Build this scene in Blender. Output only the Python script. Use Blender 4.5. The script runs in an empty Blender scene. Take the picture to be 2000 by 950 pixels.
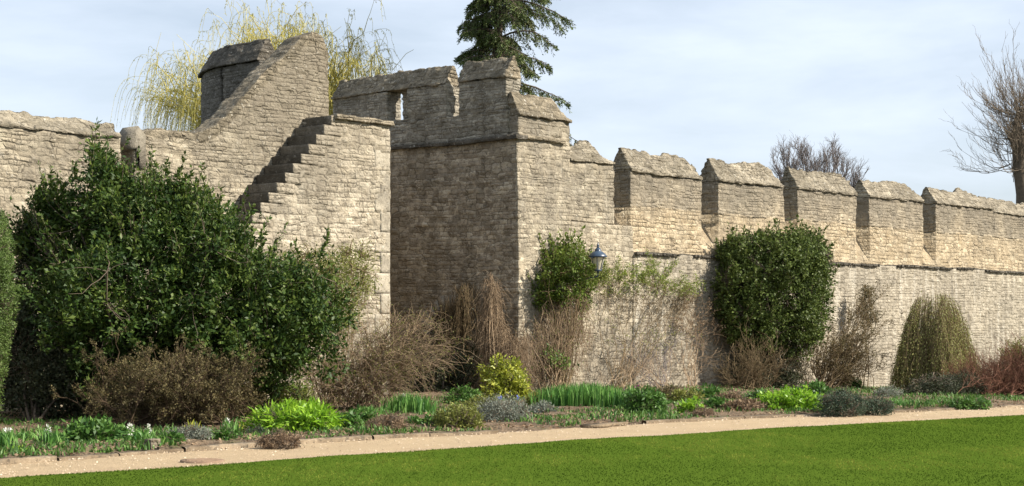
import bpy, math
import numpy as np
PI = math.pi
R = np.random.default_rng(11)
scene = bpy.context.scene
COL = scene.collection

# ------------------------------------------------------------------ camera frame (surveyed from the photograph)
F = 3200.0; HX = 1000.0; HY = 630.0; EYE = 1.6
TH = math.radians(47.8)
CT, ST = math.cos(TH), math.sin(TH)
RV = np.array([CT, -ST, 0.0]); FV = np.array([ST, CT, 0.0]); ZV = np.array([0, 0, 1.0])
CAM = -(0.115 * RV + 36.78 * FV); CAM[2] = EYE

def P(px, py, D):
    return CAM + (px - HX) / F * D * RV + D * FV + (HY - py) / F * D * ZV
def PW(px, py, Y):                       # point on the vertical plane Y = const
    k = (px - HX) / F
    D = (Y - CAM[1]) / (FV[1] + k * RV[1])
    return P(px, py, D)
def PX(px, py, X):                       # point on the vertical plane X = const
    k = (px - HX) / F
    D = (X - CAM[0]) / (FV[0] + k * RV[0])
    return P(px, py, D)
def sst(a, b, x):
    t = np.clip((x - a) / (b - a), 0, 1); return t * t * (3 - 2 * t)
def gz(X): return -0.45 * sst(0.0, 20.0, X)
def PG(px, py):                          # point on the ground
    z = 0.0
    for _ in range(8):
        D = F * (EYE - z) / (py - HY); p = P(px, py, D); z = float(gz(p[0]))
    p[2] = z; return p

# ------------------------------------------------------------------ noise
def _h(ix, iy, iz, seed):
    n = (ix.astype(np.int64) * 374761393 + iy.astype(np.int64) * 668265263 + iz.astype(np.int64) * 1274126177 + seed * 974634777) & 0xffffffff
    n = ((n ^ (n >> 13)) * 1274126177) & 0xffffffff
    n = ((n ^ (n >> 16)) * 2246822519) & 0xffffffff
    return ((n ^ (n >> 15)) & 0xffffff) / float(0xffffff)
def vn(x, y, z, seed=0):
    x = np.asarray(x, float); y = np.asarray(y, float) + 0 * x; z = np.asarray(z, float) + 0 * x
    xi, yi, zi = np.floor(x), np.floor(y), np.floor(z)
    u, v, w = x - xi, y - yi, z - zi
    u = u*u*(3-2*u); v = v*v*(3-2*v); w = w*w*(3-2*w)
    r = 0
    for a in (0, 1):
        for b in (0, 1):
            for c in (0, 1):
                r = r + _h(xi+a, yi+b, zi+c, seed) * (u if a else 1-u) * (v if b else 1-v) * (w if c else 1-w)
    return r * 2 - 1
def fbm(x, y, z, seed=0, o=3):
    r = 0; a = 1.0; t = 0
    for k in range(o):
        r = r + a * vn(x * 2**k, y * 2**k, z * 2**k, seed + k); t += a; a *= 0.5
    return r / t

# ------------------------------------------------------------------ mesh helpers
def link(o, parent=None):
    COL.objects.link(o)
    if parent is not None:
        o.parent = parent
        o.matrix_parent_inverse = parent.matrix_world.inverted() if False else o.matrix_parent_inverse
    return o
def mk(name, V, Fc, mat, parent=None, attrs=None, smooth=False):
    V = np.asarray(V, np.float32)
    if parent is not None: V = V - np.array(parent['_loc'], np.float32)
    lists = Fc if isinstance(Fc, list) else [Fc]
    lists = [np.asarray(f, np.int32) for f in lists if len(f)]
    me = bpy.data.meshes.new(name)
    me.vertices.add(len(V)); me.vertices.foreach_set('co', V.ravel())
    nl = sum(f.size for f in lists); npoly = sum(len(f) for f in lists)
    me.loops.add(nl); me.polygons.add(npoly)
    me.loops.foreach_set('vertex_index', np.concatenate([f.ravel() for f in lists]))
    tot = np.concatenate([np.full(len(f), f.shape[1], np.int32) for f in lists])
    st = np.concatenate([[0], np.cumsum(tot)[:-1]]).astype(np.int32)
    me.polygons.foreach_set('loop_start', st)
    if smooth: me.polygons.foreach_set('use_smooth', np.ones(npoly, bool))
    me.update(calc_edges=True)
    if attrs:
        for k, a in attrs.items():
            at = me.attributes.new(k, 'FLOAT', 'POINT'); at.data.foreach_set('value', np.asarray(a, np.float32))
    me.materials.append(mat)
    o = bpy.data.objects.new(name, me)
    return link(o, parent)
def tag(o, label=None, cat=None, group=None, kind=None):
    if label: o['label'] = label
    if cat: o['category'] = cat
    if group: o['group'] = group
    if kind: o['kind'] = kind
    return o
def thing(name, label, cat, loc, group=None):
    o = bpy.data.objects.new(name, None); o.empty_display_size = 0.3
    o.location = tuple(float(c) for c in loc); link(o)
    o['_loc'] = [float(c) for c in loc]
    return tag(o, label, cat, group)

# ------------------------------------------------------------------ materials
def lin(c): return tuple(c) + (1.0,) if len(c) == 3 else c
class NT:
    def __init__(s, name):
        s.m = bpy.data.materials.new(name); s.m.use_nodes = True; s.t = s.m.node_tree; s.t.nodes.clear()
        s.out = s.n('ShaderNodeOutputMaterial')
        s.b = s.n('ShaderNodeBsdfPrincipled'); s.t.links.new(s.b.outputs[0], s.out.inputs['Surface'])
        s.b.inputs['Specular IOR Level'].default_value = 0.25
    def n(s, t, **kw):
        x = s.t.nodes.new(t)
        for k, v in kw.items(): setattr(x, k, v)
        return x
    def l(s, a, b): s.t.links.new(a, b)
    def pos(s, sc=(1, 1, 1)):
        g = s.n('ShaderNodeNewGeometry'); m = s.n('ShaderNodeMapping'); m.inputs['Scale'].default_value = sc
        s.l(g.outputs['Position'], m.inputs['Vector']); return m.outputs[0]
    def noise(s, sc, vec=None, detail=4, rough=0.55, scale3=(1, 1, 1)):
        x = s.n('ShaderNodeTexNoise'); x.inputs['Scale'].default_value = sc; x.inputs['Detail'].default_value = detail; x.inputs['Roughness'].default_value = rough
        s.l(vec if vec is not None else s.pos(scale3), x.inputs['Vector']); return x.outputs[0]
    def ramp(s, fac, stops, interp='LINEAR'):
        x = s.n('ShaderNodeValToRGB'); x.color_ramp.interpolation = interp
        e = x.color_ramp.elements
        while len(e) < len(stops): e.new(0.5)
        for i, (p, c) in enumerate(stops):
            e[i].position = p; e[i].color = lin(c) if not isinstance(c, (int, float)) else (c, c, c, 1)
        s.l(fac, x.inputs[0]); return x.outputs[0]
    def mix(s, fac, a, b, mode='MIX'):
        x = s.n('ShaderNodeMix', data_type='RGBA', blend_type=mode)
        for sock, v in ((x.inputs[0], fac), (x.inputs[6], a), (x.inputs[7], b)):
            if isinstance(v, (int, float)): sock.default_value = v
            elif isinstance(v, tuple): sock.default_value = lin(v)
            else: s.l(v, sock)
        return x.outputs[2]
    def math(s, op, a, b=0.0):
        x = s.n('ShaderNodeMath', operation=op)
        for sock, v in ((x.inputs[0], a), (x.inputs[1], b)):
            if isinstance(v, (int, float)): sock.default_value = v
            else: s.l(v, sock)
        return x.outputs[0]
    def attr(s, name):
        x = s.n('ShaderNodeAttribute'); x.attribute_name = name; return x.outputs['Fac']
    def bump(s, h, dist, strength=1.0):
        x = s.n('ShaderNodeBump'); x.inputs['Distance'].default_value = dist; x.inputs['Strength'].default_value = strength
        s.l(h, x.inputs['Height']); s.l(x.outputs[0], s.b.inputs['Normal'])

def stone_mat(name, dark, mid, pale, dirt=(0.165, 0.148, 0.12), dirt_amt=0.5, streak=0.0, lichen=0.25, jm=0.85, rust=0.0, single=False, soot=None, bump=1.0):
    t = NT(name)
    if single:
        tone = t.attr('tone'); e = None
    else:
        v = t.math('ADD', t.attr('row'), t.math('MULTIPLY', t.math('SUBTRACT', t.noise(2.6, detail=5, rough=.72), 0.5), 1.15)); s = t.attr('run')
        s = t.math('ADD', s, t.math('MULTIPLY', t.math('SUBTRACT', t.noise(5.5, detail=2), 0.5), 0.12))
        def comb(a, b_):
            c_ = t.n('ShaderNodeCombineXYZ'); t.l(a, c_.inputs[0]); t.l(b_, c_.inputs[1]); return c_.outputs[0]
        def voro(sx, sy, rnd):
            vec = comb(t.math('MULTIPLY', s, sx), t.math('MULTIPLY', v, sy))
            A = t.n('ShaderNodeTexVoronoi', voronoi_dimensions='2D', feature='DISTANCE_TO_EDGE'); A.inputs['Scale'].default_value = 1; A.inputs['Randomness'].default_value = rnd
            B = t.n('ShaderNodeTexVoronoi', voronoi_dimensions='2D', feature='F1'); B.inputs['Scale'].default_value = 1; B.inputs['Randomness'].default_value = rnd
            t.l(vec, A.inputs['Vector']); t.l(vec, B.inputs['Vector'])
            sp = t.n('ShaderNodeSeparateColor'); t.l(B.outputs['Color'], sp.inputs[0]); return A.outputs['Distance'], sp.outputs[0], sp.outputs[1]
        row = t.math('FLOOR', v); fv = t.math('FRACT', v)
        def wn(a, b_=0.0):
            c_ = t.n('ShaderNodeCombineXYZ')
            for k, q in enumerate((a, b_)):
                if isinstance(q, (int, float)): c_.inputs[k].default_value = q
                else: t.l(q, c_.inputs[k])
            x = t.n('ShaderNodeTexWhiteNoise', noise_dimensions='2D'); t.l(c_.outputs[0], x.inputs['Vector']); return x.outputs['Value']
        L = t.math('ADD', 0.09, t.math('MULTIPLY', wn(row, 3.0), 0.17))
        u = t.math('ADD', t.math('DIVIDE', t.math('ADD', s, t.math('MULTIPLY', t.noise(3.0, detail=2), 0.5)), L), t.math('MULTIPLY', wn(row, 7.0), 10.0))
        iu = t.math('FLOOR', u); fu = t.math('FRACT', u); a1 = wn(iu, row); o1 = wn(iu, t.math('ADD', row, 31.0))
        ez = t.math('MINIMUM', fv, t.math('SUBTRACT', 1.0, fv)); es = t.math('MULTIPLY', t.math('MULTIPLY', t.math('MINIMUM', fu, t.math('SUBTRACT', 1.0, fu)), L), 11.0)
        e1 = t.math('MINIMUM', ez, es)
        e2, a2, o2 = voro(3.6, 0.8, 0.42)
        mk_ = t.ramp(t.noise(1.1, detail=3), [(0.535, 0.0), (0.54, 1.0)])
        def sel(p, q): return t.mix(mk_, p, q)
        tone = sel(a1, a2); offs_ = sel(o1, o2); e = sel(t.math('MULTIPLY', e1, 0.10), t.math('MULTIPLY', e2, 0.125))
        e = t.math('ADD', e, t.math('MULTIPLY', t.math('SUBTRACT', t.noise(24.0, detail=3), 0.5), 0.022))
        vis = t.ramp(t.noise(2.4, detail=6, rough=.75), [(0.38, 0.12), (0.60, 1.0)])
    c = t.ramp(tone, [(0.0, dark), (0.2, tuple(0.45*a+0.55*b for a, b in zip(dark, mid))), (0.6, mid), (0.85, pale), (1.0, tuple(min(0.74, x*1.15) for x in pale))])
    c = t.mix(0.5, c, t.ramp(t.noise(4.0, detail=8, rough=0.78), [(0.32, dark), (0.66, pale)]))
    d = t.ramp(t.noise(0.55, detail=7, rough=0.66), [(0.43, 0.0), (0.60, 1.0)])
    c = t.mix(t.math('MULTIPLY', d, dirt_amt), c, dirt)
    d2 = t.ramp(t.noise(2.6, detail=6, rough=0.72), [(0.49, 0.0), (0.63, 1.0)])
    c = t.mix(t.math('MULTIPLY', d2, dirt_amt * 0.8), c, dirt)
    pit = t.ramp(t.noise(13.0, detail=5, rough=0.75), [(0.54, 0.0), (0.63, 1.0)])
    c = t.mix(t.math('MULTIPLY', pit, 0.66), c, (0.075, 0.065, 0.05))
    blo = t.noise(1.5, detail=7, rough=0.74)
    c = t.mix(t.math('MULTIPLY', t.ramp(blo, [(0.36, 1.0), (0.46, 0.0)]), 0.5 * min(1.0, dirt_amt*1.6)), c, (0.14, 0.125, 0.10))
    c = t.mix(t.math('MULTIPLY', t.ramp(blo, [(0.56, 0.0), (0.66, 1.0)]), 0.45), c, tuple(min(0.74, x*1.16) for x in pale))
    if soot:
        z0, z1, sc, sa = soot
        g_ = t.n('ShaderNodeNewGeometry'); sp = t.n('ShaderNodeSeparateXYZ'); t.l(g_.outputs['Position'], sp.inputs[0])
        zz = t.math('ADD', sp.outputs[2], t.math('MULTIPLY', t.math('SUBTRACT', t.noise(0.9, scale3=(1, 1, 0.35), detail=6, rough=.65), 0.5), 2.6*(z1-z0)))
        f = t.math('MULTIPLY', t.ramp(t.math('DIVIDE', t.math('SUBTRACT', zz, z0), z1-z0), [(0.0, 0.0), (1.0, 1.0)]), sa)
        c = t.mix(f, c, sc)
    if streak:
        s_ = t.noise(1.0, vec=t.pos((4.2, 4.2, 0.26)), detail=5, rough=0.65)
        c = t.mix(t.math('MULTIPLY', t.ramp(s_, [(0.52, 0.0), (0.68, 1.0)]), streak*.7), c, (0.58, 0.54, 0.455))
        c = t.mix(t.math('MULTIPLY', t.ramp(s_, [(0.32, 1.0), (0.46, 0.0)]), streak * 0.9), c, (0.19, 0.17, 0.14))
    l = t.ramp(t.noise(11.0, detail=3, rough=0.6), [(0.63, 0.0), (0.69, 1.0)])
    c = t.mix(t.math('MULTIPLY', l, lichen), c, (0.62, 0.59, 0.51))
    if rust:
        r = t.ramp(t.noise(1.7, detail=4), [(0.55, 0.0), (0.72, 1.0)])
        c = t.mix(t.math('MULTIPLY', r, rust), c, (0.48, 0.36, 0.20))
    fine = t.math('ADD', t.noise(30.0, detail=6, rough=0.7), t.math('MULTIPLY', t.noise(9.0, scale3=(1, 1, 2.0), detail=4), 1.0))
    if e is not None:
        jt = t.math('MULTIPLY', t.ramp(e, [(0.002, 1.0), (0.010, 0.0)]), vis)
        c = t.mix(t.math('MULTIPLY', jt, jm), c, (0.075, 0.062, 0.045))  # darker joints: dirty mortar, plus shadow between stones put into the colour
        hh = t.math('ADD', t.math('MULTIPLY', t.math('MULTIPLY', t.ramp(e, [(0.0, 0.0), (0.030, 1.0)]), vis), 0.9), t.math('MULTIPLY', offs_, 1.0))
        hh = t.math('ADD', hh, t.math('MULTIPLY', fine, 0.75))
    else: hh = fine
    t.l(c, t.b.inputs['Base Color']); t.b.inputs['Roughness'].default_value = 0.95; t.b.inputs['Specular IOR Level'].default_value = 0.12
    t.bump(hh, 0.024, bump)
    return t.m

def leaf_mat(name, a, b, c, rough=0.45, trans=0.25, spec=0.35):
    t = NT(name)
    col = t.ramp(t.attr('tone'), [(0.0, a), (0.5, b), (1.0, c)])
    t.l(col, t.b.inputs['Base Color']); t.b.inputs['Roughness'].default_value = rough
    t.b.inputs['Specular IOR Level'].default_value = spec
    if trans:
        tr = t.n('ShaderNodeBsdfTranslucent'); t.l(col, tr.inputs[0])
        mx = t.n('ShaderNodeMixShader'); mx.inputs[0].default_value = trans
        t.l(t.b.outputs[0], mx.inputs[1]); t.l(tr.outputs[0], mx.inputs[2]); t.l(mx.outputs[0], t.out.inputs['Surface'])
    return t.m
def bark_mat(name, a, b):
    t = NT(name)
    t.l(t.ramp(t.noise(6.0, detail=5, rough=0.7), [(0.3, a), (0.7, b)]), t.b.inputs['Base Color'])
    t.b.inputs['Roughness'].default_value = 0.9
    t.bump(t.noise(20.0, scale3=(1, 1, 0.3)), 0.02); return t.m
def plain(name, c, rough=0.5, spec=0.5, metal=0.0):
    t = NT(name)
    t.l(t.ramp(t.noise(18.0, detail=4), [(0.3, tuple(x*0.8 for x in c)), (0.7, tuple(min(1, x*1.15) for x in c))]), t.b.inputs['Base Color'])
    t.b.inputs['Roughness'].default_value = rough; t.b.inputs['Specular IOR Level'].default_value = spec; t.b.inputs['Metallic'].default_value = metal
    return t.m

M = {}
GB = (0.185, 0.163, 0.128)
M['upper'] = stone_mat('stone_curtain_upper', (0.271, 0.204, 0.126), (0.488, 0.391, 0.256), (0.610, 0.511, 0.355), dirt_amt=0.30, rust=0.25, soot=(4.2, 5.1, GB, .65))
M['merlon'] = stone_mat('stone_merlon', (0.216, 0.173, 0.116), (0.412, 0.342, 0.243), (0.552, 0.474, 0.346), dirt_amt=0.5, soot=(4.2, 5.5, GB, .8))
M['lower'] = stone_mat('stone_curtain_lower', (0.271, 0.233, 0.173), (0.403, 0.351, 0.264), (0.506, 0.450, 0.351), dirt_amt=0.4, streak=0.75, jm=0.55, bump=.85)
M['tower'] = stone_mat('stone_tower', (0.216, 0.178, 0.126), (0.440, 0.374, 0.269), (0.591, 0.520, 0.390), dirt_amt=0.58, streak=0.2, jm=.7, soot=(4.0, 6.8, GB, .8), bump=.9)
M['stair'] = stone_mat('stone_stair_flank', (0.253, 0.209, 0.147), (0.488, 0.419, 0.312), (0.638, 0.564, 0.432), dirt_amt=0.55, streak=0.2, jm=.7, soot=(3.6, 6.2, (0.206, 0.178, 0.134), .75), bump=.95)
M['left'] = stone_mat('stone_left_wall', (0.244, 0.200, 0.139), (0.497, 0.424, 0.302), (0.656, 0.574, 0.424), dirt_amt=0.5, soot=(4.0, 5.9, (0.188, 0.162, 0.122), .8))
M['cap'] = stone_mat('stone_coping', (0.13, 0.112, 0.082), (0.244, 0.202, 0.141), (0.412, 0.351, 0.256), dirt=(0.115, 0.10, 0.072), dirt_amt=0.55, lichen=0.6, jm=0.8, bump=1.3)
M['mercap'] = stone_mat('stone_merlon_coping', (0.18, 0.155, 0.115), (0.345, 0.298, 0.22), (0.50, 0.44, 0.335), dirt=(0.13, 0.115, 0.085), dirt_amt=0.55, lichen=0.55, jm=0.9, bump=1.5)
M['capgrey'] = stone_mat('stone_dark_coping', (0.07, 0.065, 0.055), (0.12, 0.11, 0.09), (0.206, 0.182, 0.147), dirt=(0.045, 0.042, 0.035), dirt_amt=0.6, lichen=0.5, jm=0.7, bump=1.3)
M['step'] = stone_mat('stone_step_shaded', (0.05, 0.044, 0.034), (0.125, 0.11, 0.086), (0.25, 0.222, 0.178), dirt=(0.045, 0.038, 0.027), dirt_amt=0.5, lichen=0.25, single=True)  # dark tones carry the shade of the risers in the colour
M['quoin'] = stone_mat('stone_quoin', (0.30, 0.26, 0.195), (0.42, 0.37, 0.285), (0.55, 0.50, 0.40), dirt_amt=0.6, lichen=0.3, single=True, bump=.6)
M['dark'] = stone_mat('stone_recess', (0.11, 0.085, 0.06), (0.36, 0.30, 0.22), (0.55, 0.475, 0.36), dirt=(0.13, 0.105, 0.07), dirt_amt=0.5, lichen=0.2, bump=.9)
M['archstone'] = stone_mat('stone_voussoir', (0.20, 0.165, 0.12), (0.33, 0.275, 0.20), (0.45, 0.38, 0.28), dirt_amt=0.4, lichen=0.1, single=True)
M['kneel'] = stone_mat('stone_moulded', (0.13, 0.115, 0.09), (0.24, 0.215, 0.17), (0.34, 0.305, 0.24), dirt_amt=0.4, lichen=0.3, single=True)
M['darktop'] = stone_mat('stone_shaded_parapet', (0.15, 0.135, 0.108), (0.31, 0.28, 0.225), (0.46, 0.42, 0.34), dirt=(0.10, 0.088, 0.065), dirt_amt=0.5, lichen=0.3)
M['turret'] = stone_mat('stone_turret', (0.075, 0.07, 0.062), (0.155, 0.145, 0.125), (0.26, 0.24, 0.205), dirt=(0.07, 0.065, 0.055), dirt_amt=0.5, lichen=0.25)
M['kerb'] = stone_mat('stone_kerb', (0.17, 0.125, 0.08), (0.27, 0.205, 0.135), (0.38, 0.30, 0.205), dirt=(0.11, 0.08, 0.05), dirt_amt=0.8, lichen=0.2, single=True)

# ------------------------------------------------------------------ rubble masonry
_rr = np.random.default_rng(5)
ROWS = np.concatenate([[-3.0], -3.0 + np.cumsum(_rr.uniform(0.05, 0.125, 260))])
def stones(s, z, seed=0):
    zz = z + 0.035 * fbm(s * 0.3, z * 0.3, 0, 31) + 0.012 * vn(s * 3.1, z * 2, 0, 9)
    ss = s + 0.02 * vn(s * 4, z * 6, 3, 8) + seed * 3.37
    r = np.clip(np.searchsorted(ROWS, zz) - 1, 0, len(ROWS) - 2)
    fr = (zz - ROWS[r]) / (ROWS[r+1] - ROWS[r])
    return r + fr, ss
def lattice(name, ni, nj, nk, fn, mat, parent, mask=None, amp=1.0, wob=0.03, seed=0, sfn=None, drop=()):
    """closed masonry body: surface of a deformed lattice of cells, faced with coursed stones in relief"""
    if mask is None: mask = np.ones((ni, nj, nk), bool)
    pad = np.pad(mask, 1)
    dims = (ni + 1, nj + 1, nk + 1)
    vid = lambda i, j, k: (i * dims[1] + j) * dims[2] + k
    faces = []
    c = [np.array([0, 0, 0])]
    for ax in range(3):
        for sgn in (-1, 1):
            if (ax, sgn) in drop: continue
            sh = np.roll(pad, -sgn, axis=ax)
            m = (pad & ~sh)[1:-1, 1:-1, 1:-1]
            I, J, K = np.nonzero(m)
            b = [I, J, K]
            if sgn == 1: b[ax] = b[ax] + 1
            u, v = (ax + 1) % 3, (ax + 2) % 3
            def q(du, dv):
                w = [b[0].copy(), b[1].copy(), b[2].copy()]; w[u] = w[u] + du; w[v] = w[v] + dv
                return vid(*w)
            quad = np.stack([q(0, 0), q(1, 0), q(1, 1), q(0, 1)], 1)
            if sgn == -1: quad = quad[:, ::-1]
            faces.append(quad)
    Fc = np.concatenate(faces)
    used, inv = np.unique(Fc.ravel(), return_inverse=True)
    Fc = inv.reshape(Fc.shape)
    K = used % dims[2]; J = (used // dims[2]) % dims[1]; I = used // (dims[1] * dims[2])
    V = fn(I.astype(float), J.astype(float), K.astype(float))
    # orientation check through signed volume
    a, b_, c_, d = (V[Fc[:, n]] for n in range(4))
    N = np.cross(c_ - a, d - b_)
    vol = np.einsum('ij,ij->i', (a + c_) / 2 - V.mean(0), N).sum()
    if vol < 0: Fc = Fc[:, ::-1]; N = -N
    VN = np.zeros_like(V)
    for n in range(4): np.add.at(VN, Fc[:, n], N)
    VN /= np.maximum(np.linalg.norm(VN, axis=1, keepdims=True), 1e-9)
    s = (V[:, 0] + V[:, 1]) if sfn is None else sfn(I, J, K, V)
    row, run = stones(s, V[:, 2], seed)
    q1 = np.floor(row); o0 = 0*row
    off = _h(q1, np.floor(run/0.27 + 9*_h(q1, o0, o0, 2)), o0, 14 + seed)
    h = amp * (0.024 * (off - 0.5) + 0.022 * fbm(V[:, 0]*7, V[:, 1]*7, V[:, 2]*9, 5, 3))
    V = V + VN * h[:, None]
    lowf = np.stack([vn(V[:, 0]*.55, V[:, 1]*.55, V[:, 2]*.7, q) for q in (21, 22, 23)], 1)
    hf = np.stack([vn(V[:, 0]*4.5, V[:, 1]*4.5, V[:, 2]*4.5, q) for q in (24, 25, 26)], 1)
    V = V + wob * (1.2 * lowf + 0.3 * hf)
    return mk(name, V, Fc, mat, parent, {'row': row, 'run': run})

def settone(o, v):
    me = o.data; at = me.attributes.new('tone', 'FLOAT', 'POINT'); at.data.foreach_set('value', np.full(len(me.vertices), v, np.float32))
CELL = 0.034
def nseg(L, c=CELL): return max(1, int(math.ceil(L / c)))
def block(name, x0, x1, y0, y1, z0, z1, mat, parent, cell=CELL, **kw):
    ni, nj, nk = nseg(x1-x0, cell), nseg(y1-y0, cell), nseg(z1-z0, cell)
    def fn(I, J, K): return np.stack([x0 + (x1-x0)*I/ni, y0 + (y1-y0)*J/nj, z0 + (z1-z0)*K/nk], 1)
    return lattice(name, ni, nj, nk, fn, mat, parent, **kw)

# cross-section walls: along-axis coordinate u, depth w in 0..1, height
def merlon(name, along, a0, a1, f, b, z0, eave, ridge, mat, parent, capmat=None, lip=0.05, ragged=0.05, dips=(), **kw):
    """a merlon running along 'x' or 'y'; f, b = front and back face; gabled coping above the eave as its own part"""
    n1 = nseg(a1 - a0); nw = nseg(abs(b - f), 0.05); nz = nseg(eave - z0)
    def place(A, W, Z): return np.stack([A, W, Z], 1) if along == 'x' else np.stack([W, A, Z], 1)
    def fn(I, J, K): return place(a0 + (a1-a0)*I/n1, f + (b-f)*J/nw, z0 + (eave-z0)*K/nz)
    body = lattice(name, n1, nw, nz, fn, mat, parent, wob=0.025, **kw)
    nz2 = nseg(ridge - eave)
    sgn = 1 if b > f else -1
    def fn2(I, J, K):
        A = a0 - 0.005 + (a1-a0+0.01)*I/n1; t = K/nz2
        lp = np.where(t <= 0.12, lip, 0.012)
        ff = f - sgn*lp; bb = b + sgn*lp; mid = f + (b-f)*0.52
        tt = np.clip((t - 0.12) / 0.88, 0, 1)
        hw = 0.03
        lo = ff + (mid - hw*sgn - ff) * tt; hi = bb + (mid + hw*sgn - bb) * tt
        if dips: Z0 = sum(-d_*np.exp(-((A - c_)/w_)**2) for c_, d_, w_ in dips)
        else: Z0 = 0
        Z = eave + (ridge - eave) * t + Z0*t**1.5 + ragged * t * (fbm(A * 1.7, 0*A, 0*A + a0, 40, 4) + .45*(_h(np.floor(A/.27), 0*A, 0*A, 91) - .5)) + t*.02*fbm(A*9, 0*A, 0*A, 41, 2)
        return place(A, lo + (hi-lo)*J/nw, Z)
    kw2 = dict(kw); kw2['seed'] = kw.get('seed', 0) + 3; kw2.pop('mask', None)
    cap = lattice('coping', n1, nw, nz2, fn2, capmat or M['mercap'], parent, wob=0.02, amp=1.7, **kw2)
    return body, cap

def pathlat(name, pts, offs, zs, mat, parent, closed=False, prof=None, cell=CELL, mask=None, **kw):
    """curved wall: plan polyline pts (outer face), thickness offs=(o0,o1) to the left normal, heights zs=(z0,z1)"""
    pts = np.asarray(pts, float)
    # smooth with catmull-rom
    Q = [pts[0]]
    ext = np.vstack([2*pts[0]-pts[1], pts, 2*pts[-1]-pts[-2]])
    for i in range(1, len(ext)-2):
        for t in np.linspace(0, 1, 17)[1:]:
            p0, p1, p2, p3 = ext[i-1:i+3]
            Q.append(0.5*((2*p1) + (-p0+p2)*t + (2*p0-5*p1+4*p2-p3)*t*t + (-p0+3*p1-3*p2+p3)*t**3))
    Q = np.array(Q); seg = np.linalg.norm(np.diff(Q, axis=0), axis=1); S = np.concatenate([[0], np.cumsum(seg)])
    L = S[-1]; T = np.gradient(Q, axis=0); T /= np.linalg.norm(T, axis=1, keepdims=True)
    ni = nseg(L, cell); nj = nseg(abs(offs[1]-offs[0]), max(cell, 0.05)); nk = nseg(zs[1]-zs[0], cell)
    def fn(I, J, K):
        s = L*I/ni; x = np.interp(s, S, Q[:, 0]); y = np.interp(s, S, Q[:, 1])
        tx = np.interp(s, S, T[:, 0]); ty = np.interp(s, S, T[:, 1]); l = np.hypot(tx, ty); nx, ny = -ty/l, tx/l
        t = K/nk; z = zs[0] + (zs[1]-zs[0])*t; w = J/nj
        a, b = offs[0], offs[1]
        if prof: a, b, z = prof(s, t, a, b, z)
        o = a + (b-a)*w
        return np.stack([x + nx*o, y + ny*o, z], 1)
    m = mask(ni, nj, nk, L) if mask else None
    return lattice(name, ni, nj, nk, fn, mat, parent, mask=m, sfn=lambda I, J, K, V: L*I/ni + 0.3*J/nj, **kw)

# ------------------------------------------------------------------ the right-hand curtain wall
XE = 46.0
cw = thing('curtain_wall', 'long straight rubble stone wall running away to the right with a row of merlons', 'stone wall', (12, 0.4, -0.5))
WZ = 3.30
def base_wall():
    x0, x1 = 4.25, XE
    ni = nseg(x1-x0); nj = 6; nk = nseg(WZ + 0.7)
    def fn(I, J, K):
        X = x0 + (x1-x0)*I/ni; return np.stack([X, 0.0 + 0.9*J/nj, -0.7 + (WZ+0.7)*K/nk], 1)
    lattice('lower_wall', ni, nj, nk, fn, M['lower'], cw, wob=0.02, drop=((1, 1),))
base_wall()
MER = [(4.23, 7.18), (7.93, 11.05), (11.73, 14.93), (15.64, 18.90), (19.70, 23.7)]
def upper_wall():
    x0, x1 = 3.52, XE; zt = 4.45
    ni = nseg(x1-x0); nj = 8; nk = nseg(zt - WZ)
    gaps = [(3.50, 4.23)] + [(MER[i][1], MER[i+1][0]) for i in range(4)]
    def fn(I, J, K):
        X = x0 + (x1-x0)*I/ni; t = K/nk; Z = WZ + (zt-WZ)*t
        g = np.zeros_like(X)
        for a, b in gaps: g = np.maximum(g, ((X > a + 0.02) & (X < b - 0.02)).astype(float))
        yf = 0.09 + g * 0.62 * np.clip((Z - 3.42) / (zt - 3.42), 0, 1)
        return np.stack([X, yf + (0.78 - yf)*J/nj, Z], 1)
    lattice('upper_wall', ni, nj, nk, fn, M['upper'], cw, wob=0.025)
upper_wall()
DIPS = [((5.55, .10, .35), (7.1, .25, .16)), ((11.0, .30, .14), (8.9, .04, .4)), ((14.85, .22, .2), (12.9, .05, .5)), ((18.8, .28, .2), (16.6, .06, .3)), ((21.2, .10, .6), (23.4, .2, .5))]
mzs = [(5.28, 5.93), (5.30, 5.92), (5.31, 5.93), (5.32, 5.88), (5.33, 5.93)]
for i, (a, b) in enumerate(MER):
    merlon('merlon', 'x', a, b, 0.09, 0.72, 4.42, mzs[i][0], mzs[i][1], M['merlon'], cw, ragged=0.14 if i in (0, 4) else 0.07, seed=i, dips=DIPS[i])
merlon('merlon', 'x', 23.72, XE, 0.09, 0.72, 4.42, 5.25, 5.72, M['merlon'], cw, ragged=0.1, seed=9)
def ledge(name, x0, x1, y0, y1, z0, z1, parent, mat, **kw):
    # weathered string course: short stones, some broken back or missing
    ni, nj, nk = nseg(x1-x0), nseg(y1-y0), nseg(z1-z0); m = np.ones((ni, nj, nk), bool)
    if x1 - x0 > 3:
        xs = x0 + np.arange(ni)*CELL; q = vn(xs*1.1, 0*xs, 0*xs, 50) + .6*(_h(np.floor(xs/.38), 0*xs, 0*xs, 51) - .5)
        m[(q > .42), :max(1, nj//2), :] = False; m[(q > .12) & (q < .3), :1, :] = False; m[(xs % .41 < .035), :2, :] = False
    kw['mask'] = m
    return block(name, x0, x1, y0, y1, z0, z1, mat, parent, wob=0.03, amp=1.0, **kw)
ledge('string_course', 4.3, XE, -0.07, 0.12, WZ - 0.03, WZ + 0.035, cw, M['capgrey'])

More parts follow.
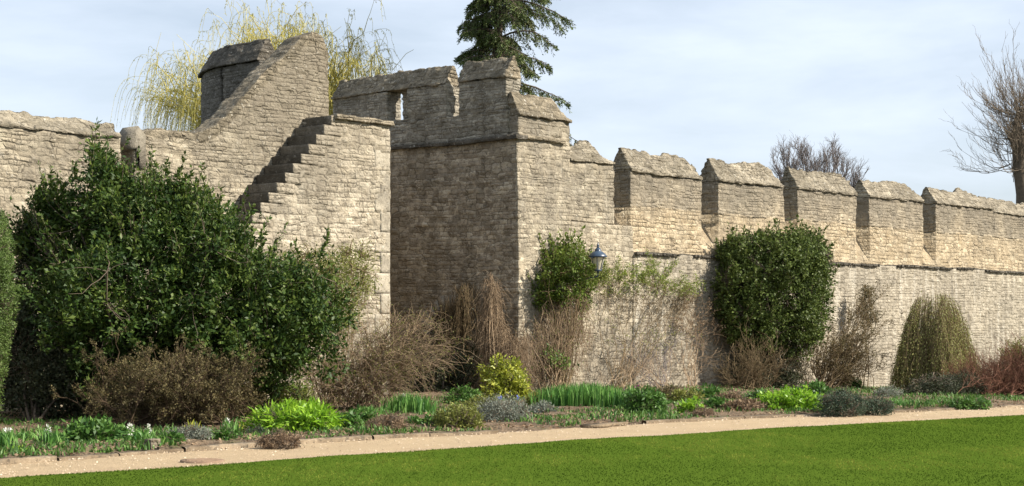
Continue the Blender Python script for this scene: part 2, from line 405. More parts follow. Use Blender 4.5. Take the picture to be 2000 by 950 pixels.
# ------------------------------------------------------------------ bastion tower
bt = thing('bastion_tower', 'open backed stone bastion tower with shaded inner wall and gabled battlements', 'tower', (0, 3, 0))
TZ = 5.80
def tower_body():
    X1, Y1 = 1.87, 6.4
    c = 0.036; ni, nj, nk = nseg(X1, c), nseg(Y1, c), nseg(TZ + 0.3, c)
    xs = (np.arange(ni) + .5) * X1/ni; ys = (np.arange(nj) + .5) * Y1/nj; zs = -0.3 + (np.arange(nk) + .5) * (TZ+0.3)/nk
    Xg, Yg, Zg = np.meshgrid(xs, ys, zs, indexing='ij')
    m = (Xg < 1.0) | (Yg < 1.1)
    # arched recess low in the shaded inner wall
    yc, w, zsp = 2.15, 0.62, 1.25
    arch = (np.abs(Yg - yc) < w) & ((Zg < zsp) | ((Yg-yc)**2 + (Zg-zsp)**2 < w*w))
    m &= ~((Xg < 0.45) & arch)
    def fn(I, J, K): return np.stack([X1*I/ni, Y1*J/nj, -0.3 + (TZ+0.3)*K/nk], 1)
    o = lattice('wall', ni, nj, nk, fn, M['tower'], bt, mask=m, wob=0.022)
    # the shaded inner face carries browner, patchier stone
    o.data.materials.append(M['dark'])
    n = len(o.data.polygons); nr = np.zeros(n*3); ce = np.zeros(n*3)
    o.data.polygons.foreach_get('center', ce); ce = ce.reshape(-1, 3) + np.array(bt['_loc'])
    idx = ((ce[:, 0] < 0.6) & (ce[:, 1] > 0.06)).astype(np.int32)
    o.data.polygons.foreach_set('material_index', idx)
tower_body()
def arch_ring():
    yc, w, zsp = 2.15, 0.64, 1.25
    Vs, Fs, T = [], [], []
    rs = np.random.default_rng(3)
    for k in range(13):
        a0 = math.pi * k / 13 + 0.02; a1 = math.pi * (k+1)/13 - 0.02
        r0, r1 = w, w + 0.30 + rs.uniform(-.05, .06); x = -0.035 - rs.uniform(0, .02)
        b = len(Vs)
        for xx in (x, 0.05):
            for r, a in ((r0, a0), (r1, a0), (r1, a1), (r0, a1)):
                Vs.append((xx, yc + r*math.cos(a), zsp + r*math.sin(a)))
        Fs += [(b, b+1, b+2, b+3), (b+7, b+6, b+5, b+4)] + [(b+i, b+4+i, b+4+(i+1) % 4, b+(i+1) % 4) for i in range(4)]
        T += [rs.uniform(0.3, 0.9)] * 8
    mk('arch', np.array(Vs), np.array(Fs), M['archstone'], bt, {'tone': T, 'row': np.full(len(T), 3.5)})
arch_ring()
# curved outer wall, left flank and back
OUT = [(-4.75, 0.95), (-5.15, 2.6), (-5.2, 4.0), (-4.7, 5.4), (-3.5, 6.6), (-2.0, 7.1), (-0.6, 6.95), (0.2, 6.45)]
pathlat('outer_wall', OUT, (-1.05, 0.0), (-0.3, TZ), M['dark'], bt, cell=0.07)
def gable_prof(z0, eave, ridge, lip=0.05):
    def p(s, t, a, b, z):
        ez = (eave - z0) / (ridge - z0)
        tt = np.clip((t - ez) / (1 - ez), 0, 1)
        l = np.where(t > ez - 1e-6, lip, 0.0)
        mid = a + (b-a)*0.5
        sg = 1 if b > a else -1
        aa = (a - sg*l) + (mid - sg*.05 - (a - sg*l))*tt; bb = (b + sg*l) + (mid + sg*.05 - (b + sg*l))*tt
        return aa, bb, z
    return p
DARC = [(-5.12, 2.72), (-5.18, 3.1), (-5.2, 4.0), (-4.95, 4.9), (-4.5, 5.62)]
def dmask(ni, nj, nk, L):
    m = np.ones((ni, nj, nk), bool); s = (np.arange(ni)+.5)*L/ni; z = (np.arange(nk)+.5)/nk
    m[np.ix_((s > 1.12) & (s < 1.22), np.arange(nj), (z > 0.1) & (z < 0.98))] = False
    return m
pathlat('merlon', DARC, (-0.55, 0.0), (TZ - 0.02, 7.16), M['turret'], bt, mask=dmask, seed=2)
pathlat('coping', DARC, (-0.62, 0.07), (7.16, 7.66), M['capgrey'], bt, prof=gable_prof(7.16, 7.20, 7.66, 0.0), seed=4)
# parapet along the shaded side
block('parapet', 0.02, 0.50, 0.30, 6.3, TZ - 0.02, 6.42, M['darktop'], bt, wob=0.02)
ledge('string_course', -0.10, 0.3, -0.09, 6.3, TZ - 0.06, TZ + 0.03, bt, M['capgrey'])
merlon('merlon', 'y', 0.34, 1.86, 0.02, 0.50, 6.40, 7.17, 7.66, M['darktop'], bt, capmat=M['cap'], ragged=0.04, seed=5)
def merlonA():
    a0, a1 = 2.26, 6.2; z0, ze = 6.40, 7.17
    n1, nw, nz = nseg(a1-a0), nseg(0.48-0.02, 0.05), nseg(ze-z0)
    ys = a0 + (np.arange(n1)+.5)*(a1-a0)/n1; zs = z0 + (np.arange(nz)+.5)*(ze-z0)/nz
    m = np.ones((n1, nw, nz), bool)
    m[np.ix_((ys > 3.50) & (ys < 4.24), np.arange(nw//2), (zs > 6.46) & (zs < 7.4))] = False
    m[np.ix_((ys > 3.93) & (ys < 4.24), np.arange(nw//2, nw), (zs > 6.46) & (zs < 7.4))] = False
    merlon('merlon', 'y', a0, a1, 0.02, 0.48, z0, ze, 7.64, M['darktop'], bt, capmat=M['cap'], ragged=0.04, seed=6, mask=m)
merlonA()
# sunlit parapet return facing the garden
merlon('merlon', 'x', 0.09, 1.87, 0.03, 0.50, TZ - 0.02, 6.28, 6.82, M['tower'], bt, capmat=M['cap'], ragged=0.05, seed=7, dips=((1.9, .4, .25),))
ledge('string_course', 0.0, 1.62, -0.08, 0.3, TZ - 0.04, TZ + 0.05, bt, M['cap'])
# wall stub between tower and first embrasure
block('flank_wall', 1.87, 4.22, 0.0, 0.8, -0.6, 3.95, M['tower'], bt, wob=0.02)
block('flank_wall', 1.87, 3.50, 0.02, 0.72, 3.95, 5.34, M['tower'], bt, wob=0.035)
merlon('merlon', 'x', 1.88, 3.50, 0.03, 0.70, 5.30, 5.38, 5.93, M['merlon'], bt, ragged=0.12, seed=8, dips=((3.5, .5, .3), (2.3, .12, .25)))

# ------------------------------------------------------------------ stone staircase
st = thing('stone_staircase', 'steep flight of worn stone steps with riser shade in their colour climbing to the wall walk', 'staircase', (-7, 0.4, 0))
SX0, SZ0, RUN, RISE = -5.52, 5.72, 0.201, 0.2035
def stair_body():
    x0, x1 = -11.0, -3.94; ni, nj, nk = nseg(x1-x0), 9, nseg(5.68 + 0.3)
    def top(X):
        k = np.ceil((SX0 - X) / RUN); return np.where(X > SX0, 5.66, SZ0 - 0.16 - np.maximum(k, 0)*RISE)
    def fn(I, J, K):
        X = x0 + (x1-x0)*I/ni; Z = -0.3 + 5.98*K/nk; return np.stack([X, 0.9*J/nj, Z], 1)
    xs = x0 + (np.arange(ni)+.5)*(x1-x0)/ni; zs = -0.3 + (np.arange(nk)+.5)*5.98/nk
    m = np.broadcast_to((zs[None, :] < top(xs)[:, None])[:, None, :], (ni, nj, nk)).copy()
    lattice('flank_wall', ni, nj, nk, fn, M['stair'], st, mask=m, wob=0.02, drop=((1, 1),))
stair_body()
for k in range(24):
    x = SX0 - RUN*k; z = SZ0 - RISE*k
    rs = R.uniform(-1, 1, 3)
    nm = 'step'
    b = block(nm, x - 0.022 + 0.012*rs[0], x + 0.42, -0.015 + 0.01*rs[1], 0.86, z - 0.198, z + 0.004*rs[2], M['step'], st, cell=0.05, amp=0.2, wob=0.007, seed=k)
    # each step is one stone; riser shade painted dark, lit end takes flank colour
    b.data.materials.append(M['stair']); n_ = len(b.data.polygons); ce = np.zeros(n_*3); nn = np.zeros(n_*3)
    b.data.polygons.foreach_get('center', ce); b.data.polygons.foreach_get('normal', nn); nn = nn.reshape(-1, 3)
    b.data.polygons.foreach_set('material_index', (nn[:, 1] < -0.7).astype(np.int32))
    settone(b, (0.15, 0.85, 0.4, 1.0, 0.1, 0.7, 0.3, 0.95, 0.5)[k % 9])
ledge('coping', -5.45, -3.86, -0.07, 0.95, 5.655, 5.75, st, M['cap'])
# corner quoins
for z in np.arange(0.1, 5.3, 0.42):
    w = 0.42 if int(round(z/0.42)) % 2 else 0.26
    q = block('quoin', -3.94 - w, -3.934, -0.010, 0.5, z, z + 0.416, M['quoin'], st, cell=0.06, amp=0.15, wob=0.004)
    settone(q, R.uniform(0.1, 0.6))

# ------------------------------------------------------------------ wing wall with the raking top
ww = thing('wing_wall', 'stone wall with a steep raking top behind the steps', 'stone wall', (-8, 1.1, 0))
def topline(pts, Y):
    a = np.array([PW(x, y, Y)[[0, 2]] for x, y in pts]); return a[:, 0], a[:, 1]
WX, WT = topline([(262, 256), (300, 252), (395, 258), (424, 243), (460, 205), (520, 140), (572, 92), (592, 68), (618, 66), (634, 82), (642, 108)], 0.88)
def wing():
    x0, x1 = WX[0], WX[-1]; ni, nj, nk = nseg(x1-x0), 11, nseg(6.5)
    def fn(I, J, K):
        X = x0 + (x1-x0)*I/ni; T = np.interp(X, WX, WT) + 0.05*fbm(X*2.2, X*0, X*0, 3) + .05*(_h(np.floor(X/.16), 0*X, 0*X, 92) - .5); t = K/nk
        return np.stack([X, 0.88 + 0.55*J/nj, -0.3 + (T+0.3)*t], 1)
    o = lattice('wall', ni, nj, nk, fn, M['left'], ww, wob=0.02)
    o.data.materials.append(M['cap'])
    n = len(o.data.polygons); ce = np.zeros(n*3); o.data.polygons.foreach_get('center', ce); ce = ce.reshape(-1, 3) + np.array(ww['_loc'])
    T = np.interp(ce[:, 0], WX, WT)
    band = 0.16 + 0.05*vn(ce[:, 0]*3, ce[:, 1]*3, ce[:, 2]*3, 2)
    slope = np.interp(ce[:, 0], (WX[:-1]+WX[1:])/2, np.abs(np.diff(WT)/np.diff(WX)))
    o.data.polygons.foreach_set('material_index', (ce[:, 2] > T - band*(1 + slope*0.6)).astype(np.int32))
wing()
def kneeler():
    # moulded end stone at the left end of the wing wall
    prof = [(270, 246), (276, 254), (285, 264), (285, 330), (271, 330), (273, 312), (265, 305), (267, 295), (255, 291), (252, 282), (258, 270), (262, 258)]
    pts = [PW(x, y, 0.84) for x, y in prof]; V = []
    for p in pts: V.append(p)
    for p in pts: V.append(p + np.array([0, 0.5, 0]))
    n = len(pts); V = np.array(V)
    c1 = len(V); V = np.vstack([V, V[:n].mean(0), V[n:].mean(0)])
    tris = [(i, (i+1) % n, c1) for i in range(n)] + [(n+(i+1) % n, n+i, c1+1) for i in range(n)]
    quads = [(i, n+i, n+(i+1) % n, (i+1) % n) for i in range(n)]
    mk('kneeler_stone', V, [np.array(quads), np.array(tris)], M['kneel'], ww, {'tone': np.full(len(V), .5), 'row': np.full(len(V), 3.5)})
kneeler()

# ------------------------------------------------------------------ left wall
lw = thing('curtain_wall', 'weathered stone wall with flat coping at the left edge behind the evergreens', 'stone wall', (-15, 1.1, 0))
lx1 = PW(235, 300, 0.88)[0]
block('lower_wall', -22.0, WX[0] - 0.03, 0.88, 1.5, -0.3, 4.1, M['left'], lw, wob=0.02, drop=((1, 1),))
merlon('merlon', 'x', -22.0, lx1, 0.88, 1.46, 4.08, 4.98, 5.27, M['left'], lw, ragged=0.05, lip=0.03, seed=11)

# ------------------------------------------------------------------ ground, path, lawn, bed
def ribbon(name, A, B, nrow, mat, zoff, rel=0.0, relsc=2.0, pw=1.0, attrs=None, seed=0, taper=False):
    A = np.asarray(A); B = np.asarray(B); n = len(A)
    t = np.linspace(0, 1, nrow+1)**pw
    V = A[:, None, :]*(1-t)[None, :, None] + B[:, None, :]*t[None, :, None]
    V[..., 2] = gz(V[..., 0]) + zoff
    if taper: V[..., 2] -= (zoff + .004) * (1 - sst(0, .04, t))[None, :]; rel = rel * sst(0, .06, t)[None, :]
    V[..., 2] += rel*fbm(V[..., 0]*relsc, V[..., 1]*relsc, 0*V[..., 0], seed, 4)
    V = V.reshape(-1, 3)
    i, j = np.meshgrid(np.arange(n-1), np.arange(nrow), indexing='ij'); i = i.ravel(); j = j.ravel(); w = nrow+1
    Fc = np.stack([i*w+j, (i+1)*w+j, (i+1)*w+j+1, i*w+j+1], 1)
    o = mk(name, V, Fc, mat, None, smooth=True); tag(o, kind='structure'); return o
def dense(pts, step):
    pts = np.asarray(pts); S = np.concatenate([[0], np.cumsum(np.linalg.norm(np.diff(pts, axis=0), axis=1))])
    s = np.arange(0, S[-1], step); return np.stack([np.interp(s, S, pts[:, q]) for q in range(3)], 1)
UP = [(-700, 955), (-300, 928), (0, 908), (250, 891), (500, 873), (750, 858), (1000, 846), (1120, 838), (1300, 826), (1500, 817), (1700, 808), (1850, 802), (2000, 796), (2300, 786), (2700, 775)]
LO = [(-700, 984), (-300, 957), (0, 939), (250, 923), (500, 907), (750, 889), (1000, 872), (1250, 857), (1500, 842), (1700, 830), (1900, 819), (2000, 814), (2300, 800), (2700, 786)]
U3 = dense([PG(*p) for p in UP], 0.12); L3 = dense([PG(*p) for p in LO], 0.12)

def mat_ground():
    t = NT('rough_ground'); t.l(t.ramp(t.noise(1.5, detail=6), [(0.3, (0.05, 0.06, 0.02)), (0.7, (0.09, 0.085, 0.04))]), t.b.inputs['Base Color']); t.b.inputs['Roughness'].default_value = 0.95; return t.m
def mat_path():
    t = NT('sandy_gravel')
    c = t.ramp(t.noise(60.0, detail=4, rough=0.7), [(0.3, (0.37, 0.265, 0.155)), (0.5, (0.50, 0.375, 0.23)), (0.72, (0.60, 0.475, 0.31))])
    c = t.mix(t.math('MULTIPLY', t.ramp(t.noise(1.3, detail=6, rough=0.6), [(0.42, 0.0), (0.66, 1.0)]), 0.45), c, (0.40, 0.295, 0.18))
    v = t.n('ShaderNodeTexVoronoi'); v.inputs['Scale'].default_value = 24; t.l(t.pos(), v.inputs['Vector'])
    c = t.mix(t.ramp(v.outputs['Distance'], [(0.06, 0.55), (0.13, 0.0)]), c, (0.30, 0.22, 0.14))
    t.l(c, t.b.inputs['Base Color']); t.b.inputs['Roughness'].default_value = 0.95
    t.bump(t.math('ADD', t.noise(45.0, detail=5, rough=.7), t.noise(5.0)), 0.035); return t.m
def mat_soil():
    t = NT('garden_soil')
    c = t.ramp(t.noise(14.0, detail=6, rough=0.7), [(0.3, (0.075, 0.052, 0.034)), (0.5, (0.15, 0.105, 0.068)), (0.72, (0.27, 0.20, 0.135))])
    c = t.mix(t.ramp(t.noise(0.9, detail=5), [(0.45, 0.0), (0.65, 0.55)]), c, (0.32, 0.235, 0.15))
    c = t.mix(t.ramp(t.noise(2.1, detail=5), [(0.52, 0.0), (0.66, 0.5)]), c, (0.075, 0.10, 0.03))
    t.l(c, t.b.inputs['Base Color']); t.b.inputs['Roughness'].default_value = 0.97
    t.bump(t.noise(22.0, detail=6, rough=0.7), 0.06); return t.m
def mat_lawn():
    t = NT('lawn_turf')
    c = t.ramp(t.noise(30.0, detail=4, rough=0.7), [(0.3, (0.055, 0.095, 0.010)), (0.7, (0.09, 0.14, 0.019))])
    t.l(c, t.b.inputs['Base Color']); t.b.inputs['Roughness'].default_value = 1.0; t.b.inputs['Specular IOR Level'].default_value = 0.0; t.bump(t.noise(60.0), 0.02); return t.m
gs = 700.0
gx = np.concatenate([[-gs], np.linspace(-60, 80, 71), [gs]]); gy = np.concatenate([[-gs], np.linspace(-60, 80, 29), [gs]])
GX, GY = np.meshgrid(gx, gy, indexing='ij'); V = np.stack([GX.ravel(), GY.ravel(), gz(GX.ravel()) - 0.06], 1)
i, j = np.meshgrid(np.arange(len(gx)-1), np.arange(len(gy)-1), indexing='ij'); i = i.ravel(); j = j.ravel(); w = len(gy)
tag(mk('ground', V, np.stack([i*w+j, (i+1)*w+j, (i+1)*w+j+1, i*w+j+1], 1), mat_ground()), kind='structure')
n = min(len(U3), len(L3))
su = np.linspace(0, 1, 600)
def resamp(A, n=600):
    S = np.concatenate([[0], np.cumsum(np.linalg.norm(np.diff(A, axis=0), axis=1))]); s = np.linspace(0, S[-1], n)
    return np.stack([np.interp(s, S, A[:, q]) for q in range(3)], 1)
Ua, La = resamp(U3), resamp(L3)
ribbon('path', La - np.array([0, 0.5, 0]), Ua + np.array([0, 0.25, 0]), 24, mat_path(), 0.0, rel=0.012, relsc=1.2)
Bw = Ua.copy(); Bw[:, 1] = 1.0; Bw[:, 0] = Ua[:, 0] - 0.0
Ubed = Ua.copy(); tang = np.gradient(Ua, axis=0); tang /= np.linalg.norm(tang, axis=1, keepdims=True); nrmU = np.stack([-tang[:, 1], tang[:, 0], 0*tang[:, 0]], 1)
ribbon('soil_bed', Ua + nrmU*0.07, Bw, 160, mat_soil(), 0.055, rel=0.07, relsc=1.8, seed=3, taper=True)
tangL = np.gradient(La, axis=0); tangL /= np.linalg.norm(tangL, axis=1, keepdims=True); nrmL = np.stack([-tangL[:, 1], tangL[:, 0], 0*tangL[:, 0]], 1)
wig = 0.035*fbm(np.arange(600)*0.35, np.zeros(600), np.zeros(600), 66, 3)
Ll = La + nrmL*wig[:, None]
ribbon('lawn', Ll, La - np.array([FV[0], FV[1], 0])*30, 90, mat_lawn(), 0.03, rel=0.02, relsc=0.6, pw=1.6, seed=5)
# recess floor
o = block('soil_patch', -4.2, 0.1, 0.9, 6.8, -0.1, 0.05, mat_soil(), None, cell=0.1, wob=0.03); tag(o, kind='structure')
# kerb stones
ks = []
def kerb():
    allV, allF, T = [], [], []
    rs = np.random.default_rng(9); s = 0; idx = 0; off = 0
    S = np.concatenate([[0], np.cumsum(np.linalg.norm(np.diff(U3, axis=0), axis=1))])
    while s < S[-1] - 2:
        L = rs.uniform(0.6, 1.3)
        mid = np.array([np.interp(s + L/2, S, U3[:, q]) for q in range(3)])
        px = (mid - CAM) @ RV / ((mid - CAM) @ FV) * F + HX
        skip = 1020 < px < 1290
        if not skip:
            n = 10; hh = rs.uniform(0.035, 0.06) if px < 1050 else rs.uniform(0.02, 0.05)
            ss = np.linspace(s + .012, s + L - .012, n); w0 = rs.uniform(-.015, .015)
            for q in range(n):
                p = np.array([np.interp(ss[q], S, U3[:, c]) for c in range(3)]); pn = np.array([np.interp(ss[q]+.05, S, U3[:, c]) for c in range(3)])
                t = (pn-p)/np.linalg.norm(pn-p); nn = np.array([-t[1], t[0], 0])
                jt = rs.uniform(-.013, .013, 5)
                for (a, z, jj) in ((0.0, -.05, 0), (0.005, hh*.8, jt[0]), (0.025, hh, jt[1]), (0.10, hh+.005, jt[2]), (0.115, -.05, 0)):
                    v = p + nn*(a+w0+jj); v = v.copy(); v[2] = gz(v[0]) + z + jj*.5; allV.append(v)
            for q in range(n-1):
                for c in range(4): b = off + q*5 + c; allF.append((b, b+1, b+6, b+5))
            T += [rs.uniform(0, 1)]*(n*5); off += n*5
        s += L
    V = np.array(allV); tag(mk('kerb', V, np.array(allF), M['kerb'], None, {'tone': T, 'row': np.full(len(V), 3.5)}), kind='structure')
kerb()
# ------------------------------------------------------------------ plant toolkit
def unit(v): return v / np.maximum(np.linalg.norm(v, axis=-1, keepdims=True), 1e-9)
def leaves(pts, axis, nrm, L, W, tone):
    n = len(pts); L = np.broadcast_to(L, n)[:, None]; W = np.broadcast_to(W, n)[:, None]
    axis = unit(axis); side = unit(np.cross(axis, nrm)); up = unit(np.cross(side, axis))
    V = np.stack([pts, pts + axis*L*.45 + side*W*.5 + up*W*.12, pts + axis*L, pts + axis*L*.45 - side*W*.5 + up*W*.12], 1).reshape(-1, 3)
    Fc = np.arange(n*4).reshape(n, 4); return V, Fc, np.repeat(tone, 4)
def blades(pts, H, W, lean, rng, tone):
    n = len(pts); H = np.broadcast_to(H, n)[:, None]; W = np.broadcast_to(W, n)[:, None]
    a = rng.uniform(0, 2*PI, n); d = np.stack([np.cos(a), np.sin(a), 0*a], 1); s = np.stack([-np.sin(a), np.cos(a), 0*a], 1)
    b = rng.uniform(0, 2*PI, n); s = np.stack([np.cos(b), np.sin(b), 0*b], 1)
    ln = lean*rng.uniform(.2, 1.3, n)[:, None]
    m = pts + ZV*H*.55 + d*H*ln*.3; tp = pts + ZV*H*(1-.35*ln) + d*H*ln
    V = np.stack([pts - s*W*.5, pts + s*W*.5, m + s*W*.45, m - s*W*.45, tp], 1).reshape(-1, 3)
    q = np.arange(n)[:, None]*5 
    return V, [q + np.array([[0, 1, 2, 3]]), q + np.array([[3, 2, 4]])], np.repeat(tone, 5)
def polyl(S, E, bend, m, rng, wob=0.03):
    t = np.linspace(0, 1, m)[None, :, None]
    Pp = S[:, None]*(1-t) + E[:, None]*t + bend[:, None]*np.sin(PI*t)
    L = np.linalg.norm(E-S, axis=1)[:, None, None]
    nz = rng.normal(0, 1, Pp.shape)*wob*L; nz[:, 0] = 0
    return Pp + nz
def tubes(Ps, r0, r1, sides=3):
    n, m, _ = Ps.shape
    d = unit(Ps[:, -1] - Ps[:, 0]); ref = np.where(np.abs(d[:, 2:3]) > .8, np.array([[1., 0, 0]]), np.array([[0, 0, 1.]]))
    a = unit(np.cross(d, ref)); b = np.cross(d, a)
    r = (np.broadcast_to(r0, n)[:, None]*(1-np.linspace(0, 1, m)) + np.broadcast_to(r1, n)[:, None]*np.linspace(0, 1, m))[:, :, None, None]
    an = np.arange(sides)*2*PI/sides
    ring = a[:, None, None]*np.cos(an)[None, None, :, None] + b[:, None, None]*np.sin(an)[None, None, :, None]
    V = (Ps[:, :, None] + ring*r).reshape(-1, 3)
    base = (np.arange(n)[:, None, None]*m + np.arange(m-1)[None, :, None])*sides; k = np.arange(sides)[None, None, :]; k2 = (k+1) % sides
    Fc = np.stack([base+k, base+k2, base+sides+k2, base+sides+k], -1).reshape(-1, 4)
    return V, Fc
def join(parts):
    Vs, Fs, o = [], [], 0
    for V, Fc in parts:
        Vs.append(V); Fs.append(Fc + o); o += len(V)
    return np.concatenate(Vs), np.concatenate(Fs)
def sprout(Ps, n, rng, tlo, thi, L, up=0.2, spread=0.8, m=5, wob=0.04, gravity=0.0):
    """n side shoots from polylines"""
    k = rng.integers(0, len(Ps), n); M_ = Ps.shape[1]; t = rng.uniform(tlo, thi, n)*(M_-1); i = np.minimum(t.astype(int), M_-2); f = (t-i)[:, None]
    S = Ps[k, i]*(1-f) + Ps[k, i+1]*f; d = unit(Ps[k, i+1]-Ps[k, i])
    dirn = unit(d + spread*unit(rng.normal(0, 1, (n, 3))) + np.array([0, 0, up]))
    LL = (L*rng.uniform(.5, 1.25, n))[:, None]
    E = S + dirn*LL; bend = rng.normal(0, .08, (n, 3))*LL + np.array([0, 0, gravity])*LL
    E[:, 2] -= gravity*LL[:, 0]
    return polyl(S, E, bend, m, rng, wob)
def blobpts(blobs, n, rng, shell=0.25, lump=0.12):
    """points near the surface of a union of ellipsoids (px, py, rx_px, ry_px, D, rd_m)"""
    C_ = np.array([P(b[0], b[1], b[4]) for b in blobs]); Rd = np.array([[b[2]*b[4]/F, b[5], b[3]*b[4]/F] for b in blobs])
    area = (Rd[:, 0]*Rd[:, 2] + Rd[:, 0]*Rd[:, 1] + Rd[:, 1]*Rd[:, 2]); pr = area/area.sum()
    out, nrm = [], []
    while sum(len(o) for o in out) < n:
        k = rng.choice(len(blobs), n, p=pr); u = unit(rng.normal(0, 1, (n, 3)))
        r = 1 - np.abs(rng.normal(0, shell, n)); r = np.clip(r, .15, 1)
        lp = 1 + lump*2*vn(u[:, 0]*2.2 + k*7, u[:, 1]*2.2, u[:, 2]*2.2, 3) + lump*vn(u[:, 0]*5+k, u[:, 1]*5, u[:, 2]*5, 4)
        q = u*(r*lp)[:, None]*Rd[k]
        p = C_[k] + q[:, 0:1]*RV + q[:, 1:2]*FV + q[:, 2:3]*ZV
        nn = unit(u/Rd[k]); nw = nn[:, 0:1]*RV + nn[:, 1:2]*FV + nn[:, 2:3]*ZV
        ok = p[:, 2] > gz(p[:, 0]) + .03
        for b in range(len(blobs)):
            dd = p - C_[b]; loc = np.stack([dd@RV, dd@FV, dd[:, 2]], 1)/Rd[b]
            ok &= (k == b) | (np.linalg.norm(loc, axis=1) > .72)
        out.append(p[ok]); nrm.append(nw[ok])
    return np.concatenate(out)[:n], np.concatenate(nrm)[:n]
def clampY(p, ymax):
    p = p.copy(); e = np.maximum(0, p[..., 1] - ymax); p[..., 1] -= e; return p

def leafy(name, label, cat, base, blobs, ncl, nl, L, W, lm, bm=None, crad=0.14, stems=24, shell=0.22, lump=0.14, ymax=None, seed=0, group=None, fname='foliage', sname='stem', up=0.3, stemr=0.03, twr=0.006, aspectj=.35, hang=0.0, shoots=0, shl=.4):
    rng = np.random.default_rng(100+seed); th = thing(name, label, cat, base, group)
    cp, cn = blobpts(blobs, ncl, rng, shell, lump)
    nin = ncl//3; ci, cj = blobpts(blobs, nin, rng, .55, lump*.5); sw = rng.permutation(ncl)[:nin]; cp[sw], cn[sw] = ci, cj
    if ymax is not None: cp = clampY(cp, ymax)
    k = np.repeat(np.arange(ncl), nl); n = len(k)
    g = unit(rng.normal(0, 1, (n, 3)))*rng.uniform(0, 1, n)[:, None]**.5*crad
    sprayd = unit(cn + .5*rng.normal(0, 1, cn.shape) + np.array([0, 0, up]))
    p = cp[k] + g + sprayd[k]*rng.uniform(-.8, .8, n)[:, None]*crad
    if ymax is not None: p = clampY(p, ymax)
    ax = unit(.8*sprayd[k] + rng.normal(0, .7, (n, 3)) + np.array([0, 0, -hang])); nr = unit(cn[k]*.7 + rng.normal(0, .6, (n, 3)) + np.array([0, 0, .5]))
    ct = rng.uniform(0, 1, ncl); tone = np.clip(.45*ct[k] + .55*rng.uniform(0, 1, n), 0, 1)
    SH = None
    if shoots:
        wgt = np.clip(cn[:, 2] + .35, .02, None)**1.5; ks = rng.choice(ncl, shoots, p=wgt/wgt.sum()); S0 = cp[ks]; dd = unit(cn[ks]*.7 + np.array([0, 0, 1.0]) + rng.normal(0, .3, (shoots, 3)))
        SH = polyl(S0, S0 + dd*(shl*rng.uniform(.4, 1.3, shoots))[:, None], rng.normal(0, .03, (shoots, 3)), 5, rng, .02)
        m2 = shoots*26; kk = rng.integers(0, shoots, m2); ii = rng.integers(0, 4, m2); ff = rng.uniform(0, 1, m2)[:, None]; pp = SH[kk, ii]*(1-ff) + SH[kk, ii+1]*ff
        if ymax is not None: pp, SH = clampY(pp, ymax), clampY(SH, ymax)
        p = np.concatenate([p, pp]); ax = np.concatenate([ax, unit(dd[kk] + rng.normal(0, .8, (m2, 3)))]); nr = np.concatenate([nr, unit(rng.normal(0, 1, (m2, 3)) + [0, 0, .6])]); tone = np.concatenate([tone, np.clip(.35 + .65*rng.uniform(0, 1, m2), 0, 1)]); n = len(p)
    V, Fc, T = leaves(p, ax, nr, L*rng.uniform(1-aspectj, 1+aspectj, n), W*rng.uniform(1-aspectj, 1+aspectj, n), tone)
    mk(fname, V, Fc, lm, th, {'tone': T})
    if stems:
        b = np.asarray(base); S = b + np.stack([rng.normal(0, .12, stems), rng.normal(0, .12, stems), np.zeros(stems)-.02], 1)
        E = cp[rng.integers(0, ncl, stems)]; A = polyl(S, E, rng.normal(0, .1, (stems, 3)), 7, rng, .02)
        kk = rng.integers(0, ncl, min(ncl, 900)); E2 = cp[kk] + sprayd[kk]*crad
        fr = A[rng.integers(0, stems, len(kk)), rng.integers(2, 7, len(kk))]
        # twigs grow out of the nearest stem sample
        smp = A[:, 2:].reshape(-1, 3)
        dist = ((E2[:, None] - smp[None])**2).sum(-1); fr = smp[dist.argmin(1)]
        B = polyl(fr, E2, rng.normal(0, .05, fr.shape), 5, rng, .03)
        if ymax is not None: A, B = clampY(A, ymax), clampY(B, ymax)
        mk(sname, *join([tubes(A, stemr, stemr*.25, 5), tubes(B, twr*1.6, twr*.6)] + ([tubes(SH, twr, twr*.5)] if SH is not None else [])), bm or M['bark'], th)
    return th
